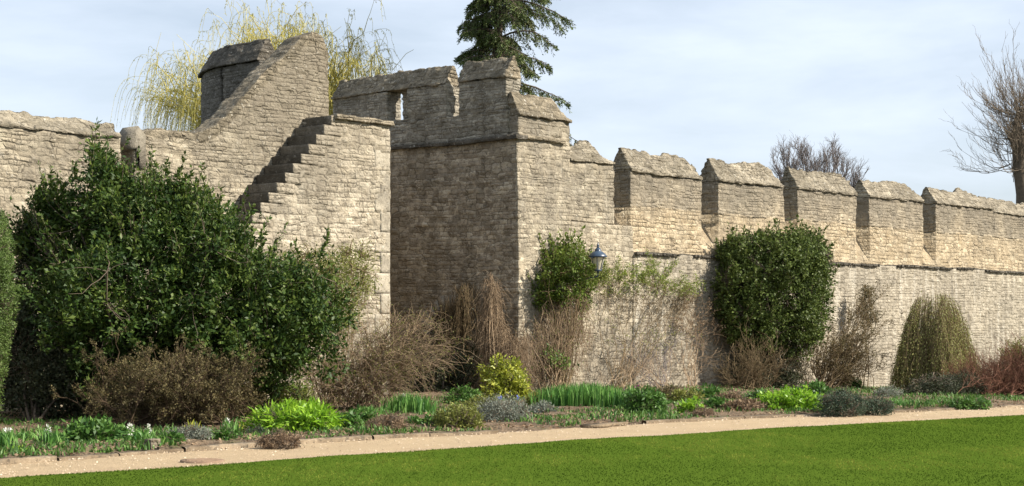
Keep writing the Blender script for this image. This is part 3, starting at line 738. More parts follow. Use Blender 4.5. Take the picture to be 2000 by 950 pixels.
def twiggy(name, label, cat, base, blobs, nstem, n2, n3, bm, lm=None, nleaf=0, L=.03, W=.02, r=(.012, .005, .003), seed=0, spreadb=.25, L2=.6, L3=.3, ymax=None, group=None, bend=(0, 0, 0), grav=0.0, up=.25, shell=.35, n4=0):
    rng = np.random.default_rng(300+seed); th = thing(name, label, cat, base, group); b = np.asarray(base)
    E, _ = blobpts(blobs, nstem, rng, shell, .1)
    S = b + np.stack([rng.normal(0, spreadb, nstem), rng.normal(0, spreadb*.6, nstem), np.full(nstem, -.03)], 1); S[:, 2] = gz(S[:, 0])
    L = L; bd = np.array(bend)*np.linalg.norm(E-S, axis=1)[:, None] + rng.normal(0, .06, (nstem, 3))
    A = polyl(S, E, bd, 8, rng, .02)
    B = sprout(A, n2, rng, .25, 1, L2, up=up, spread=.75, gravity=grav); C3 = sprout(B, n3, rng, .15, 1, L3, up=up*.6, spread=.8, m=4, gravity=grav)
    parts = [[A, r[0], r[0]*.3], [B, r[1], r[1]*.4], [C3, r[2], r[2]*.5]]
    src = C3
    if n4:
        D4 = sprout(C3, n4, rng, .2, 1, L3*.55, up=0, spread=.9, m=3, gravity=grav); parts.append([D4, r[2]*.75, r[2]*.4]); src = D4
    if ymax is not None:
        for q in parts: q[0] = clampY(q[0], ymax)
    mk('branches', *join([tubes(*q) for q in parts]), bm, th)
    if lm and nleaf:
        k = rng.integers(0, len(src), nleaf); i = rng.integers(1, src.shape[1], nleaf); p = src[k, i] + rng.normal(0, .015, (nleaf, 3))
        if ymax is not None: p = clampY(p, ymax)
        V, Fc, T = leaves(p, rng.normal(0, 1, (nleaf, 3)) + np.array([0, 0, .3]), rng.normal(0, 1, (nleaf, 3)), L*rng.uniform(.6, 1.3, nleaf), W*rng.uniform(.6, 1.3, nleaf), rng.uniform(0, 1, nleaf))
        mk('foliage', V, Fc, lm, th, {'tone': T})
    return th

M['bark'] = bark_mat('shrub_bark', (0.07, 0.055, 0.04), (0.16, 0.125, 0.09))
M['barkpale'] = bark_mat('pale_bark', (0.16, 0.13, 0.09), (0.33, 0.27, 0.19))
M['twig_brown'] = bark_mat('brown_twigs', (0.095, 0.068, 0.036), (0.225, 0.165, 0.092))
M['twig_tan'] = bark_mat('tan_twigs', (0.26, 0.185, 0.115), (0.50, 0.375, 0.25))
M['twig_red'] = bark_mat('red_twigs', (0.10, 0.045, 0.028), (0.22, 0.105, 0.065))
M['twig_grey'] = bark_mat('grey_twigs', (0.11, 0.095, 0.09), (0.23, 0.20, 0.19))
M['holly'] = leaf_mat('holly_leaf', (0.013, 0.034, 0.007), (0.040, 0.078, 0.012), (0.135, 0.18, 0.035), rough=.5, trans=.2, spec=.25)
M['laurel'] = leaf_mat('laurel_leaf', (0.030, 0.050, 0.010), (0.075, 0.108, 0.022), (0.17, 0.215, 0.055), rough=.5, trans=.2, spec=.22)
M['yew'] = leaf_mat('yew_leaf', (0.05, 0.095, 0.02), (0.10, 0.16, 0.035), (0.19, 0.26, 0.07), rough=.55)
M['ivy'] = leaf_mat('ivy_leaf', (0.03, 0.06, 0.012), (0.075, 0.13, 0.022), (0.17, 0.24, 0.05), rough=.4)
M['olive'] = leaf_mat('olive_leaf', (0.10, 0.12, 0.025), (0.19, 0.21, 0.045), (0.32, 0.32, 0.08), rough=.55, trans=.35)
M['willowleaf'] = leaf_mat('willow_leaf', (0.30, 0.30, 0.07), (0.46, 0.44, 0.12), (0.60, 0.56, 0.20), rough=.55, trans=.4)
M['lime'] = leaf_mat('lime_leaf', (0.12, 0.26, 0.015), (0.23, 0.42, 0.025), (0.38, 0.56, 0.06), rough=.45, trans=.35)
M['yellow'] = leaf_mat('yellow_leaf', (0.13, 0.18, 0.02), (0.32, 0.36, 0.04), (0.55, 0.54, 0.09), rough=.45, trans=.3)
M['iris'] = leaf_mat('iris_blade', (0.045, 0.13, 0.03), (0.10, 0.24, 0.045), (0.20, 0.36, 0.09), rough=.45, trans=.3)
M['green'] = leaf_mat('bed_leaf', (0.03, 0.085, 0.015), (0.075, 0.17, 0.028), (0.16, 0.28, 0.06), rough=.5, trans=.25)
M['grey'] = leaf_mat('grey_leaf', (0.12, 0.14, 0.11), (0.22, 0.24, 0.19), (0.36, 0.38, 0.31), rough=.7)
M['deadleaf'] = leaf_mat('dead_leaf', (0.13, 0.085, 0.05), (0.24, 0.165, 0.10), (0.38, 0.27, 0.17), rough=.8)
M['brownleaf'] = leaf_mat('brown_leaf', (0.055, 0.045, 0.018), (0.11, 0.09, 0.035), (0.18, 0.145, 0.06), rough=.7)
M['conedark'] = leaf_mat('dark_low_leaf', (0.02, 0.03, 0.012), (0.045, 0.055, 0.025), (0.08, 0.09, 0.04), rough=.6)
M['rosemary'] = leaf_mat('rosemary_leaf', (0.025, 0.045, 0.025), (0.055, 0.085, 0.05), (0.11, 0.15, 0.09), rough=.6)
M['cedar'] = leaf_mat('cedar_needles', (0.035, 0.062, 0.016), (0.09, 0.13, 0.032), (0.20, 0.23, 0.07), rough=.5, trans=.1)
M['white'] = leaf_mat('white_petal', (0.65, 0.65, 0.52), (0.78, 0.78, 0.68), (0.85, 0.85, 0.80), rough=.6, trans=.3)
M['blue'] = leaf_mat('blue_petal', (0.18, 0.22, 0.55), (0.28, 0.34, 0.70), (0.45, 0.5, 0.8), rough=.6, trans=.3)
M['purple'] = leaf_mat('purple_petal', (0.16, 0.03, 0.10), (0.25, 0.06, 0.16), (0.35, 0.12, 0.24), rough=.6, trans=.3)
M['grass'] = leaf_mat('grass_blade', (0.048, 0.090, 0.011), (0.092, 0.148, 0.019), (0.20, 0.235, 0.040), rough=1.0, trans=.3, spec=.0)
def g(p, py=None):
    a = PG(*p); return a
def gD(px, D):
    p = P(px, HY, D); p[2] = gz(p[0]); return p
M['ivygreen'] = leaf_mat('climber_ivy_leaf', (0.035, 0.065, 0.010), (0.10, 0.155, 0.022), (0.22, 0.28, 0.05), rough=.5, trans=.3, spec=.25)
M['twig_dark'] = bark_mat('dark_twigs', (0.055, 0.038, 0.024), (0.13, 0.088, 0.052))
M['twig_mid'] = bark_mat('mid_twigs', (0.17, 0.12, 0.075), (0.36, 0.265, 0.17))
M['climbgreen'] = leaf_mat('climber_leaf', (0.09, 0.13, 0.02), (0.17, 0.23, 0.035), (0.30, 0.34, 0.07), rough=.5, trans=.35)
# ------------------------------------------------------------------ large shrubs and climbers
leafy('holly_shrub', 'huge spreading dark green glossy holly shrub covering the left wall', 'shrub', gD(330, 27.0),
      [(235, 620, 125, 190, 26.6, 1.4), (165, 560, 75, 120, 27.0, .9), (330, 560, 190, 150, 26.6, 1.6), (470, 605, 145, 122, 26.4, 1.4), (580, 600, 88, 78, 26.3, 1.0), (520, 680, 75, 62, 26.1, 0.9),
       (205, 410, 62, 84, 26.9, .7), (198, 325, 18, 44, 27.0, .25), (270, 430, 85, 80, 26.8, .8), (350, 445, 66, 56, 26.7, .7), (352, 385, 22, 28, 26.8, .3), (415, 495, 66, 44, 26.7, .7), (120, 430, 46, 40, 27.0, .4), (360, 730, 190, 70, 26.9, 1.2), (60, 470, 45, 40, 27.3, .3), (88, 395, 28, 22, 27.0, .25), (240, 385, 20, 34, 26.9, .25), (398, 425, 16, 30, 26.7, .25), (300, 380, 18, 30, 26.8, .25)],
      4000, 34, .08, .038, M['holly'], crad=.15, stems=40, lump=.30, shell=.24, up=.6, aspectj=.5, shoots=520, shl=.55, ymax=.8, seed=1, stemr=.05)
leafy('yew_column', 'pale green clipped conifer column at the very left edge', 'shrub', gD(-22, 24.2),
      [(-22, 500, 42, 95, 24.2, .5), (-20, 590, 46, 110, 24.2, .5), (-28, 680, 38, 90, 24.2, .4), (-30, 760, 26, 80, 24.2, .3)], 1700, 34, .035, .014, M['yew'], crad=.06, stems=8, lump=.04, shell=.06, seed=2, stemr=.03)
leafy('dark_shrub', 'evergreen shrub with shadow put into its near black leaves low at the left', 'shrub', gD(70, 25.6),
      [(50, 700, 80, 125, 26.6, .5), (130, 745, 90, 85, 26.0, .6), (60, 520, 60, 100, 27.4, .3), (100, 620, 60, 80, 27.0, .4)], 1500, 26, .06, .03, M['conedark'], crad=.14, stems=14, seed=3)  # near black leaves carry the shade beside the yew column in their colour
leafy('olive_climber', 'olive green twiggy climber spreading over the staircase flank beside the holly', 'climber', gD(640, 30.2),
      [(640, 540, 80, 52, 30.3, .5), (600, 520, 60, 35, 30.2, .4), (690, 510, 48, 30, 30.8, .3), (660, 600, 50, 55, 30.4, .4), (715, 560, 22, 25, 31.2, .2)], 520, 26, .045, .018, M['olive'], bm=M['twig_brown'], crad=.17, stems=30, shell=.35, lump=.25, ymax=-.06, seed=4, stemr=.014)
twiggy('brown_shrub', 'low mounded brown green twiggy shrub in front of the big holly', 'shrub', gD(330, 24.6),
       [(250, 760, 95, 72, 24.6, .9), (360, 755, 110, 82, 24.5, 1.0), (450, 765, 65, 62, 24.5, .7), (200, 790, 60, 45, 24.4, .6)], 60, 650, 2300, M['twig_dark'], M['brownleaf'], 42000, .035, .02, r=(.010, .005, .003), seed=5, spreadb=.75, L2=.4, L3=.22, n4=2500)
twiggy('tangled_shrub', 'large bare shrub of tan twigs swept to the right of the stair corner', 'shrub', gD(712, 29.0),
       [(725, 712, 85, 75, 28.9, .6), (790, 690, 90, 58, 28.9, .5), (650, 735, 65, 70, 28.7, .5), (840, 690, 42, 38, 28.9, .3), (770, 640, 60, 30, 28.9, .3)], 75, 700, 2000, M['twig_mid'], M['olive'], 6500, .03, .014, r=(.011, .006, .0036), seed=6, spreadb=.28, L2=.65, L3=.4, bend=(-.08, 0, .10), up=.05, grav=.12)
leafy('yellow_green_shrub', 'low yellow green shrub glimpsed between the holly and the bare tan twigs', 'shrub', gD(548, 27.0),
      [(545, 775, 45, 32, 27.0, .4), (500, 785, 30, 25, 26.8, .3), (590, 780, 28, 28, 27.2, .3)], 200, 26, .04, .02, M['olive'], crad=.10, stems=12, seed=7, stemr=.008, shell=.4)

# hanging dead vines in the shaded recess
def hanging(name, label, cat, base, tops, n, H, spread, bm, seed, r=.005, lm=None, nleaf=0, D=None, out=.25, n2=0, ymax=None, outv=None):
    rng = np.random.default_rng(500+seed); th = thing(name, label, cat, base); tops = np.asarray(tops, float)
    k = rng.integers(0, len(tops), n); S = tops[k] + rng.normal(0, 1, (n, 3))*np.array([spread, spread*.5, spread*.8])
    a = rng.uniform(0, 2*PI, n); o = np.stack([np.cos(a), np.sin(a), 0*a], 1)*out*rng.uniform(.2, 1, n)[:, None]
    LH = H*rng.uniform(.45, 1.05, n); zmin = gz(S[:, 0]) + .02; LH = np.minimum(LH, S[:, 2]-zmin)
    m = 9; t = np.linspace(0, 1, m)[None, :, None]
    Ps = S[:, None] + o[:, None]*np.sqrt(t)*LH[:, None, None]**.5 - ZV*LH[:, None, None]*t**1.25 + np.cumsum(rng.normal(0, .034, (n, m, 3)), 1)
    parts = [[Ps, r, r*.4]]
    if n2: parts.append([sprout(Ps, n2, rng, .0, 1, .34, up=-.1, spread=1.2, gravity=.35, m=6, wob=.07), r*.7, r*.4])
    # woody trunk up to the tops
    b = np.asarray(base, float); kk = rng.integers(0, len(tops), 12); Tt = tops[kk]; A = polyl(b + rng.normal(0, .06, (12, 3))*[1, 1, 0], Tt, rng.normal(0, .06, (12, 3)), 8, rng, .015); parts.append([A, .022, .008])
    if ymax is not None:
        for q in parts: q[0] = clampY(q[0], ymax)
    mk('branches', *join([tubes(*q) for q in parts]), bm, th)
    if nleaf:
        src = parts[1][0] if n2 else Ps
        k = rng.integers(0, len(src), nleaf); i = rng.integers(0, src.shape[1], nleaf); p = src[k, i] + rng.normal(0, .02, (nleaf, 3))
        V, Fc, T = leaves(p, rng.normal(0, .6, (nleaf, 3)) - ZV*.6, rng.normal(0, 1, (nleaf, 3)), .045*rng.uniform(.6, 1.3, nleaf), .014*rng.uniform(.6, 1.3, nleaf), rng.uniform(0, 1, nleaf))
        mk('foliage', V, Fc, lm, th, {'tone': T})
    return th
hanging('dead_vine', 'pale curtain of dead hanging vine at the corner of the shaded recess', 'vine', gD(960, 35.6),
        [P(955, 540, 36.3), P(962, 556, 36.2), P(950, 575, 36.2), P(958, 600, 36.2), P(970, 630, 36.0), P(985, 655, 35.8), P(1005, 665, 35.6), P(1020, 660, 35.6), P(960, 590, 36.2)], 170, 2.4, .07, M['twig_mid'], 1, r=.0065, out=.16, n2=1900)
hanging('dark_vine', 'dark brown vine hanging deep inside the shaded recess', 'vine', gD(895, 36.9),
        [P(900, 570, 37.3), P(915, 560, 37.1), P(885, 600, 37.3), P(870, 640, 37.2)], 240, 3.0, .14, M['twig_brown'], 2, r=.007, out=.2, n2=500, lm=M['ivy'], nleaf=500)
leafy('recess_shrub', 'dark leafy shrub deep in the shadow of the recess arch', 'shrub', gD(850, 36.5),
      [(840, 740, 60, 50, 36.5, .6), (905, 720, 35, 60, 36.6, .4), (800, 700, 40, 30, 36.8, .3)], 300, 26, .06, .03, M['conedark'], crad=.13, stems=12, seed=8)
leafy('yellow_shrub', 'rounded bright yellow green leafy shrub below the dead vine', 'shrub', gD(985, 33.0),
      [(985, 742, 42, 45, 33.0, .42), (965, 725, 24, 26, 33.0, .3), (1008, 765, 25, 24, 32.8, .3), (968, 770, 24, 20, 32.8, .3)], 260, 22, .085, .032, M['yellow'], crad=.10, stems=12, seed=9, stemr=.01, shell=.3, hang=.2)
leafy('ivy_climber', 'bushy green climber beside the wall lantern', 'climber', gD(1090, 37.2),
      [(1100, 540, 50, 50, 37.2, .45), (1075, 575, 36, 32, 37.2, .35), (1125, 530, 26, 34, 37.6, .3), (1148, 498, 10, 18, 38.1, .15), (1100, 500, 38, 18, 37.6, .3), (1135, 580, 20, 34, 37.8, .25)], 310, 24, .07, .036, M['ivygreen'], bm=M['twig_brown'], crad=.13, stems=26, seed=10, stemr=.02, ymax=-.05, lump=.45, shoots=110, shl=.45)
hanging('rambling_rose', 'tangle of bare drooping stems beneath the green climber by the corner', 'climber', gD(1090, 36.6),
        [P(1060, 600, 37.0), P(1090, 590, 37.2), P(1120, 600, 37.4), P(1075, 620, 37.0), P(1045, 640, 36.6), P(1105, 640, 37.2), P(1130, 620, 37.5), P(1035, 665, 36.4), P(1140, 580, 37.8)], 130, 1.6, .20, M['twig_mid'], 6, r=.006, out=.4, n2=1100, lm=M['climbgreen'], nleaf=1100, ymax=-.05)
def espalier(name, label, base, tips, n2, n3, bm, lm, nleaf, seed, tl=.3, L=.05, W=.022, L2=.6, L3=.3, r=(.013, .006, .004), spread=.16):
    rng = np.random.default_rng(700+seed); th = thing(name, label, 'climber', base); T = np.array(tips); n = len(T)*2
    b = np.asarray(base, float); S = b + np.stack([rng.normal(0, spread, n), rng.normal(0, .03, n), np.zeros(n)], 1)
    E = np.repeat(T, 2, 0) + rng.normal(0, .15, (n, 3)); A = polyl(S, E, rng.normal(0, .12, (n, 3)), 9, rng, .02)
    B = sprout(A, n2, rng, tl, 1, L2, up=.15, spread=1.0, wob=.06); C3 = sprout(B, n3, rng, .2, 1, L3, up=0, spread=.9, m=4)
    A, B, C3 = [clampY(q, -.04) for q in (A, B, C3)]
    mk('branches', *join([tubes(A, r[0], r[0]*.4), tubes(B, r[1], r[1]*.5), tubes(C3, r[2], r[2]*.5)]), bm, th)
    if nleaf:
        hi = C3[:, :, 2] ; k = rng.integers(0, len(C3), nleaf*2); i = rng.integers(1, 4, nleaf*2); p = C3[k, i]
        keep = rng.uniform(0, 1, len(p)) < sst(np.percentile(p[:, 2], 30), np.percentile(p[:, 2], 85), p[:, 2]); p = p[keep][:nleaf]; m_ = len(p)
        p = clampY(p + rng.normal(0, .03, p.shape), -.04)
        V, Fc, To = leaves(p, rng.normal(0, 1, (m_, 3)), rng.normal(0, .6, (m_, 3)) - np.array([0, .8, 0]), L*rng.uniform(.6, 1.3, m_), W*rng.uniform(.6, 1.3, m_), rng.uniform(0, 1, m_))
        mk('foliage', V, Fc, lm, th, {'tone': To})
    return th
espalier('wall_climber', 'sparse yellow green climber trained under the string course right of the lantern', gD(1205, 38.2),
         [PW(x, y, -.25) for x, y in ((1180, 560), (1200, 580), (1215, 545), (1180, 530), (1260, 560), (1290, 550), (1320, 560), (1350, 575), (1370, 590), (1280, 590), (1340, 560), (1310, 545), (1250, 540))], 190, 480, M['twig_brown'], M['climbgreen'], 8500, 1, tl=.72, L2=.5, r=(.009, .005, .0035))
espalier('wall_climber', 'thin grey stemmed climber with few leaves low on the pale wall', gD(1290, 39.0),
         [PW(x, y, -.3) for x, y in ((1250, 680), (1270, 660), (1300, 670), (1230, 700), (1320, 650), (1270, 690), (1210, 660))], 120, 420, M['twig_grey'], M['olive'], 700, 2, r=(.012, .005, .003))
espalier('wall_climber', 'pinkish bare stemmed climber hanging left of the big clipped bush', gD(1352, 39.8),
         [PW(x, y, -.3) for x, y in ((1345, 600), (1360, 620), (1375, 640), (1330, 640), (1390, 680), (1350, 590), (1340, 700), (1375, 700))], 80, 260, M['twig_mid'], M['deadleaf'], 900, 3, tl=.6, r=(.010, .005, .0033))
espalier('young_climber', 'small young leafy climber at the wall foot behind the iris bed', gD(1088, 35.9),
         [PW(x, y, -.7) for x, y in ((1085, 700), (1092, 690), (1080, 720), (1098, 712))], 50, 160, M['twig_brown'], M['ivy'], 420, 4, L2=.25, L3=.14, L=.08, W=.045, spread=.05)
twiggy('dogwood', 'cluster of thin bare stems rising behind the iris leaves', 'shrub', gD(1262, 36.5),
       [(1262, 700, 55, 70, 36.4, .3), (1220, 720, 30, 50, 36.3, .3), (1310, 720, 30, 50, 36.6, .3)], 26, 80, 140, M['twig_tan'], None, 0, r=(.008, .004, .003), seed=12, L2=.5, L3=.3, spreadb=.7, up=.5)
leafy('evergreen_bush', 'big dark green clipped evergreen bush swelling over the string course', 'bush', gD(1500, 43.0),
      [(1512, 565, 98, 105, 42.6, 1.05), (1460, 540, 58, 78, 42.5, .9), (1565, 560, 58, 92, 43.4, .9), (1520, 500, 88, 42, 42.9, .9), (1440, 590, 42, 58, 42.2, .7), (1580, 500, 34, 34, 43.8, .6), (1430, 500, 26, 34, 42.6, .5), (1545, 640, 60, 48, 42.8, .7), (1470, 640, 55, 40, 42.2, .7)],
      2300, 30, .075, .042, M['laurel'], crad=.14, stems=30, lump=.15, shell=.14, ymax=.0, seed=13, stemr=.045, shoots=330, shl=.4, aspectj=.5)
for (px, py, h) in ():
    pass
twiggy('brown_shrub', 'bare brown shrub with pale upright stems under the left of the big clipped bush', 'shrub', gD(1465, 40.5),
       [(1450, 710, 45, 45, 40.5, .4), (1490, 700, 45, 50, 40.5, .4), (1420, 730, 25, 30, 40.3, .3)], 34, 240, 700, M['twig_brown'], M['brownleaf'], 1500, r=(.014, .007, .004), seed=14, L2=.5, L3=.3, spreadb=.35)
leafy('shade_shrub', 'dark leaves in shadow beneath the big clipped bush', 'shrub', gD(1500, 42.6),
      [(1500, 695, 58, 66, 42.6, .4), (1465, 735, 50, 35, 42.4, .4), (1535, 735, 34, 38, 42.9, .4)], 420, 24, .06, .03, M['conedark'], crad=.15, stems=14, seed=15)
twiggy('flowering_quince', 'sparse brown leaved shrub leaning against the pale wall', 'shrub', gD(1605, 43.5),
       [(1650, 650, 62, 55, 44.0, .35), (1700, 640, 45, 50, 44.8, .3), (1600, 700, 45, 40, 43.4, .3), (1560, 690, 35, 40, 43.0, .3), (1720, 625, 30, 34, 45.0, .25), (1540, 720, 40, 36, 42.8, .3), (1690, 700, 40, 40, 44.2, .3), (1700, 590, 28, 38, 45.2, .25), (1660, 720, 40, 28, 44.0, .3)], 54, 520, 1700, M['twig_brown'], M['brownleaf'], 6500, .05, .03, r=(.018, .008, .0045), seed=16, L2=.55, L3=.3, ymax=-.05, spreadb=.2)
leafy('dark_ivy', 'narrow dark ivy patch clinging high on the streaked wall', 'climber', gD(1685, 47.4),
      [(1690, 590, 15, 34, 47.0, .15), (1700, 620, 22, 22, 47.0, .15)], 70, 24, .06, .03, M['brownleaf'], bm=M['twig_brown'], crad=.13, stems=9, seed=17, stemr=.012, ymax=-.03)
# weeping conical shrub
def cone_shrub():
    rng = np.random.default_rng(61); D = 44.5; th = thing('weeping_shrub', 'tall olive green shrub drooping in a rounded cone against the streaked wall', 'shrub', gD(1825, D))
    n = 1500; a = rng.uniform(0, 2*PI, n); q = rng.uniform(0, 1, n)**.7
    top = P(1824, 570, D); H = top[2] - gz(top[0]); Rm = 84/F*D
    z0 = H*(1 - q*.75); r0 = Rm*(.36 + .74*q**.6)*rng.uniform(.6, 1.0, n)*(1+.12*np.sin(a*5))
    S = np.stack([top[0] + np.cos(a)*r0, top[1] + np.sin(a)*r0*.8, gz(top[0]) + z0], 1); rr = r0 + Rm*.26*rng.uniform(0, 1, n); LH = np.minimum(z0 - .05, H*rng.uniform(.25, .55, n)+.1)
    E = np.stack([top[0] + np.cos(a)*rr, top[1] + np.sin(a)*rr*.8, S[:, 2] - LH], 1)
    A = polyl(S, E, np.stack([np.cos(a), np.sin(a), .5+0*a], 1)*.07, 6, rng, .02)
    C_ = np.array([top[0], top[1], gz(top[0])]); n1 = 120; k = rng.integers(0, n, n1); B = polyl(np.tile(C_, (n1, 1)) + rng.normal(0, .06, (n1, 3))*[1, 1, 0], S[k], rng.normal(0, .1, (n1, 3)), 7, rng, .015)
    mk('branches', *join([tubes(A, .006, .003), tubes(B, .022, .006)]), M['twig_brown'], th)
    nl = 52000; k = rng.integers(0, n, nl); i = rng.integers(0, 5, nl); f = rng.uniform(0, 1, nl)[:, None]; p = A[k, i]*(1-f) + A[k, i+1]*f + rng.normal(0, .035, (nl, 3))
    V, Fc, T = leaves(p, np.stack([np.cos(a[k]), np.sin(a[k]), -1.2+0*a[k]], 1) + rng.normal(0, .7, (nl, 3)), rng.normal(0, 1, (nl, 3)), .05*rng.uniform(.6, 1.4, nl), .018, np.clip(.5*rng.uniform(0, 1, n)[k] + .5*rng.uniform(0, 1, nl), 0, 1))
    mk('foliage', V, Fc, M['coneleaf'], th, {'tone': T})
M['coneleaf'] = leaf_mat('drooping_leaf', (0.14, 0.15, 0.04), (0.24, 0.245, 0.07), (0.38, 0.37, 0.12), rough=.6, trans=.25)
cone_shrub()
leafy('dark_shrub', 'low dark shrub at the foot of the drooping cone shaped shrub', 'shrub', gD(1830, 37.5),
      [(1825, 772, 58, 38, 37.5, .6), (1875, 765, 46, 36, 38.0, .5), (1785, 785, 30, 26, 37.2, .3)], 480, 24, .05, .02, M['conedark'], crad=.1, stems=12, seed=18)
twiggy('red_dogwood', 'reddish brown thicket of fine stems at the right edge', 'shrub', gD(1965, 38.5),
       [(1955, 745, 75, 52, 38.5, .9), (2010, 725, 60, 62, 38.8, .9), (1900, 755, 50, 34, 38.6, .6), (2060, 745, 50, 50, 38.8, .9)], 150, 1500, 5200, M['twig_red'], M['redleaf'] if 'redleaf' in M else M['brownleaf'], 5000, .03, .015, r=(.011, .006, .004), seed=19, spreadb=.8, L2=.5, L3=.3, up=.5)
leafy('wall_shrub', 'small pale green climber high behind the red stems', 'climber', gD(1985, 50.0),
      [(1990, 690, 26, 30, 49.8, .4), (1965, 700, 14, 22, 49.6, .25)], 120, 22, .06, .03, M['olive'], crad=.12, stems=9, seed=20, shell=.4)

# ------------------------------------------------------------------ small plants of the bed
def clump(name, label, px, py, w, h, n, mat, Hm=None, Wd=.02, lean=.35, seed=0, dep=.25, flowers=None, group=None):
    rng = np.random.default_rng(900+seed); b = g((px, py)); s = np.linalg.norm(b[:2]-CAM[:2])/F; th = thing(name, label, 'plant', b, group)
    u = rng.normal(0, .5, n).clip(-1, 1); v = rng.normal(0, .5, n).clip(-1, 1)
    p = b + (u*w*.5*s)[:, None]*RV + (v*dep)[:, None]*FV; p[:, 2] = gz(p[:, 0]) + .03; H = h*s*rng.uniform(.55, 1.1, n)*(1-.35*u*u)
    V, Fc, T = blades(p, H, Wd*rng.uniform(.7, 1.2, n), lean, rng, rng.uniform(0, 1, n)); mk('foliage', V, Fc, mat, th, {'tone': T})
    if flowers: blossoms(th, b, s, w, h, dep, rng, *flowers)
    return th
def blossoms(th, b, s, w, h, dep, rng, n, mat, size, spike):
    Vs = []
    for q in range(n):
        c = b + rng.uniform(-.35, .35)*w*s*RV + rng.uniform(-.6, .6)*dep*FV; c[2] = gz(c[0]) + h*s*rng.uniform(.75, 1.05)
        m = 40 if spike else 12; a = unit(rng.normal(0, 1, (m, 3))); pts = c + a*size*(.4 if spike else .12)*np.array([1, 1, 3.4 if spike else 1]) - (ZV*size if spike else 0)
        V, Fc, T = leaves(pts, a, rng.normal(0, 1, (m, 3)), size*.75, size*.55, rng.uniform(0, 1, m)); mk('flower', V, Fc, mat, th, {'tone': T})
        S = np.array([[c[0], c[1], gz(c[0])]]); V, Fc = tubes(polyl(S, c[None], np.zeros((1, 3)), 4, rng, .01), .006, .004); mk('flower_stalk', V, Fc, M['iris'], th, {'tone': np.full(len(V), .4)})
def mound(name, label, px, py, w, h, n, mat, L=.05, W=.025, seed=0, crad=.06, rd=None, stems=8, hang=0.0, flowers=None, group=None, nl=22, shell=.2):
    b = g((px, py)); D = (b-CAM)@FV; rd = rd or w*.4*D/F
    th = leafy(name, label, 'plant', b, [(px, py - h*.42, w*.5, h*.58, D, rd), (px - w*.24, py - h*.3, w*.3, h*.42, D-.05, rd*.7), (px + w*.22, py - h*.3, w*.3, h*.44, D, rd*.7)], n, nl, L, W, mat, crad=crad, stems=stems, seed=200+seed, stemr=.006, twr=.003, shell=shell, hang=hang, group=group)
    if flowers: blossoms(th, b, D/F, w, h, rd*.6, np.random.default_rng(seed), *flowers)
    return th
clump('iris_clump', 'long bed of upright green iris leaves at the wall foot under the lantern', 1140, 800, 205, 52, 1500, M['iris'], Wd=.030, lean=.22, seed=1, dep=.45)
clump('iris_clump', 'iris leaves with a purple flower at the right end of the iris bed', 1232, 803, 40, 50, 200, M['iris'], Wd=.03, lean=.22, seed=2, flowers=(2, M['purple'], .07, False))
mound('green_shrub', 'small rounded leafy shrub just right of the iris bed', 1262, 814, 72, 50, 150, M['green'], L=.08, W=.035, seed=1, crad=.09)
mound('spurge', 'bright lime green mound before the stems of the big clipped bush', 1543, 806, 118, 42, 300, M['lime'], L=.07, W=.035, seed=2, crad=.08, hang=.2)
mound('spurge', 'bright lime green drooping clump at the path edge before the bare tan shrub', 578, 850, 145, 55, 280, M['lime'], L=.12, W=.03, seed=3, crad=.10, hang=.35)
mound('spurge', 'small lime green outlier left of the large lime green clump', 525, 848, 40, 38, 60, M['lime'], L=.10, W=.03, seed=4, crad=.08, hang=.3)
mound('rosemary', 'dark grey green cushion near the path right of the lime mound', 1645, 813, 84, 50, 330, M['rosemary'], L=.04, W=.012, seed=5, crad=.08)
mound('rosemary', 'smaller dark cushion to the right of the grey green one', 1712, 811, 62, 34, 180, M['rosemary'], L=.04, W=.012, seed=6, crad=.07)
mound('heather', 'brown cushion plant overhanging the kerb in front of the lime clump', 546, 876, 70, 30, 170, M['deadleaf'], L=.03, W=.010, seed=7, crad=.05)
mound('heather', 'pinkish brown dead looking mound on the path edge', 755, 848, 72, 34, 170, M['deadleaf'], L=.035, W=.010, seed=8, crad=.06)
mound('lavender', 'grey silvery cushion above the kerb left of the brown one', 372, 868, 78, 32, 190, M['grey'], L=.04, W=.010, seed=9, crad=.06)
mound('lavender', 'grey mound with a blue flower below the yellow shrub', 980, 828, 96, 52, 260, M['grey'], L=.045, W=.011, seed=10, crad=.08, flowers=(2, M['blue'], .05, False))
mound('sage', 'olive coloured low mound left of the grey mound', 895, 842, 82, 48, 220, M['olive'], L=.05, W=.022, seed=11, crad=.08)
mound('sage', 'small dull green plant in front of the recess shadow', 905, 795, 60, 36, 120, M['green'], L=.06, W=.03, seed=12, crad=.08)
clump('iris_clump', 'fresh green spears with one white bloom before the recess', 800, 812, 100, 46, 420, M['iris'], Wd=.028, lean=.3, seed=3, dep=.4, flowers=(1, M['white'], .06, False))
clump('daylily', 'spread of short green blades left of the fresh spears', 722, 818, 80, 26, 260, M['iris'], Wd=.022, lean=.6, seed=4, dep=.35)
mound('primrose', 'low broad leaved green plant right of the lime clump', 672, 846, 60, 30, 110, M['green'], L=.08, W=.04, seed=13, crad=.07)
mound('primrose', 'tiny green plant with a blue bloom on the path edge', 808, 838, 26, 20, 40, M['green'], L=.06, W=.03, seed=14, crad=.05, flowers=(2, M['blue'], .04, False))
clump('hyacinth', 'leafy clump with a white flower spike near the left corner', 98, 876, 44, 40, 90, M['iris'], Wd=.028, lean=.5, seed=5, flowers=(1, M['white'], .055, True))
clump('hyacinth', 'leafy clump with white flower spikes left of the silvery cushion', 274, 872, 56, 38, 110, M['iris'], Wd=.028, lean=.5, seed=6, flowers=(2, M['white'], .05, True))
clump('hyacinth', 'tall leaves with one white spike in front of the brown twiggy shrub', 450, 858, 40, 44, 50, M['iris'], Wd=.03, lean=.25, seed=7, flowers=(1, M['white'], .05, True))
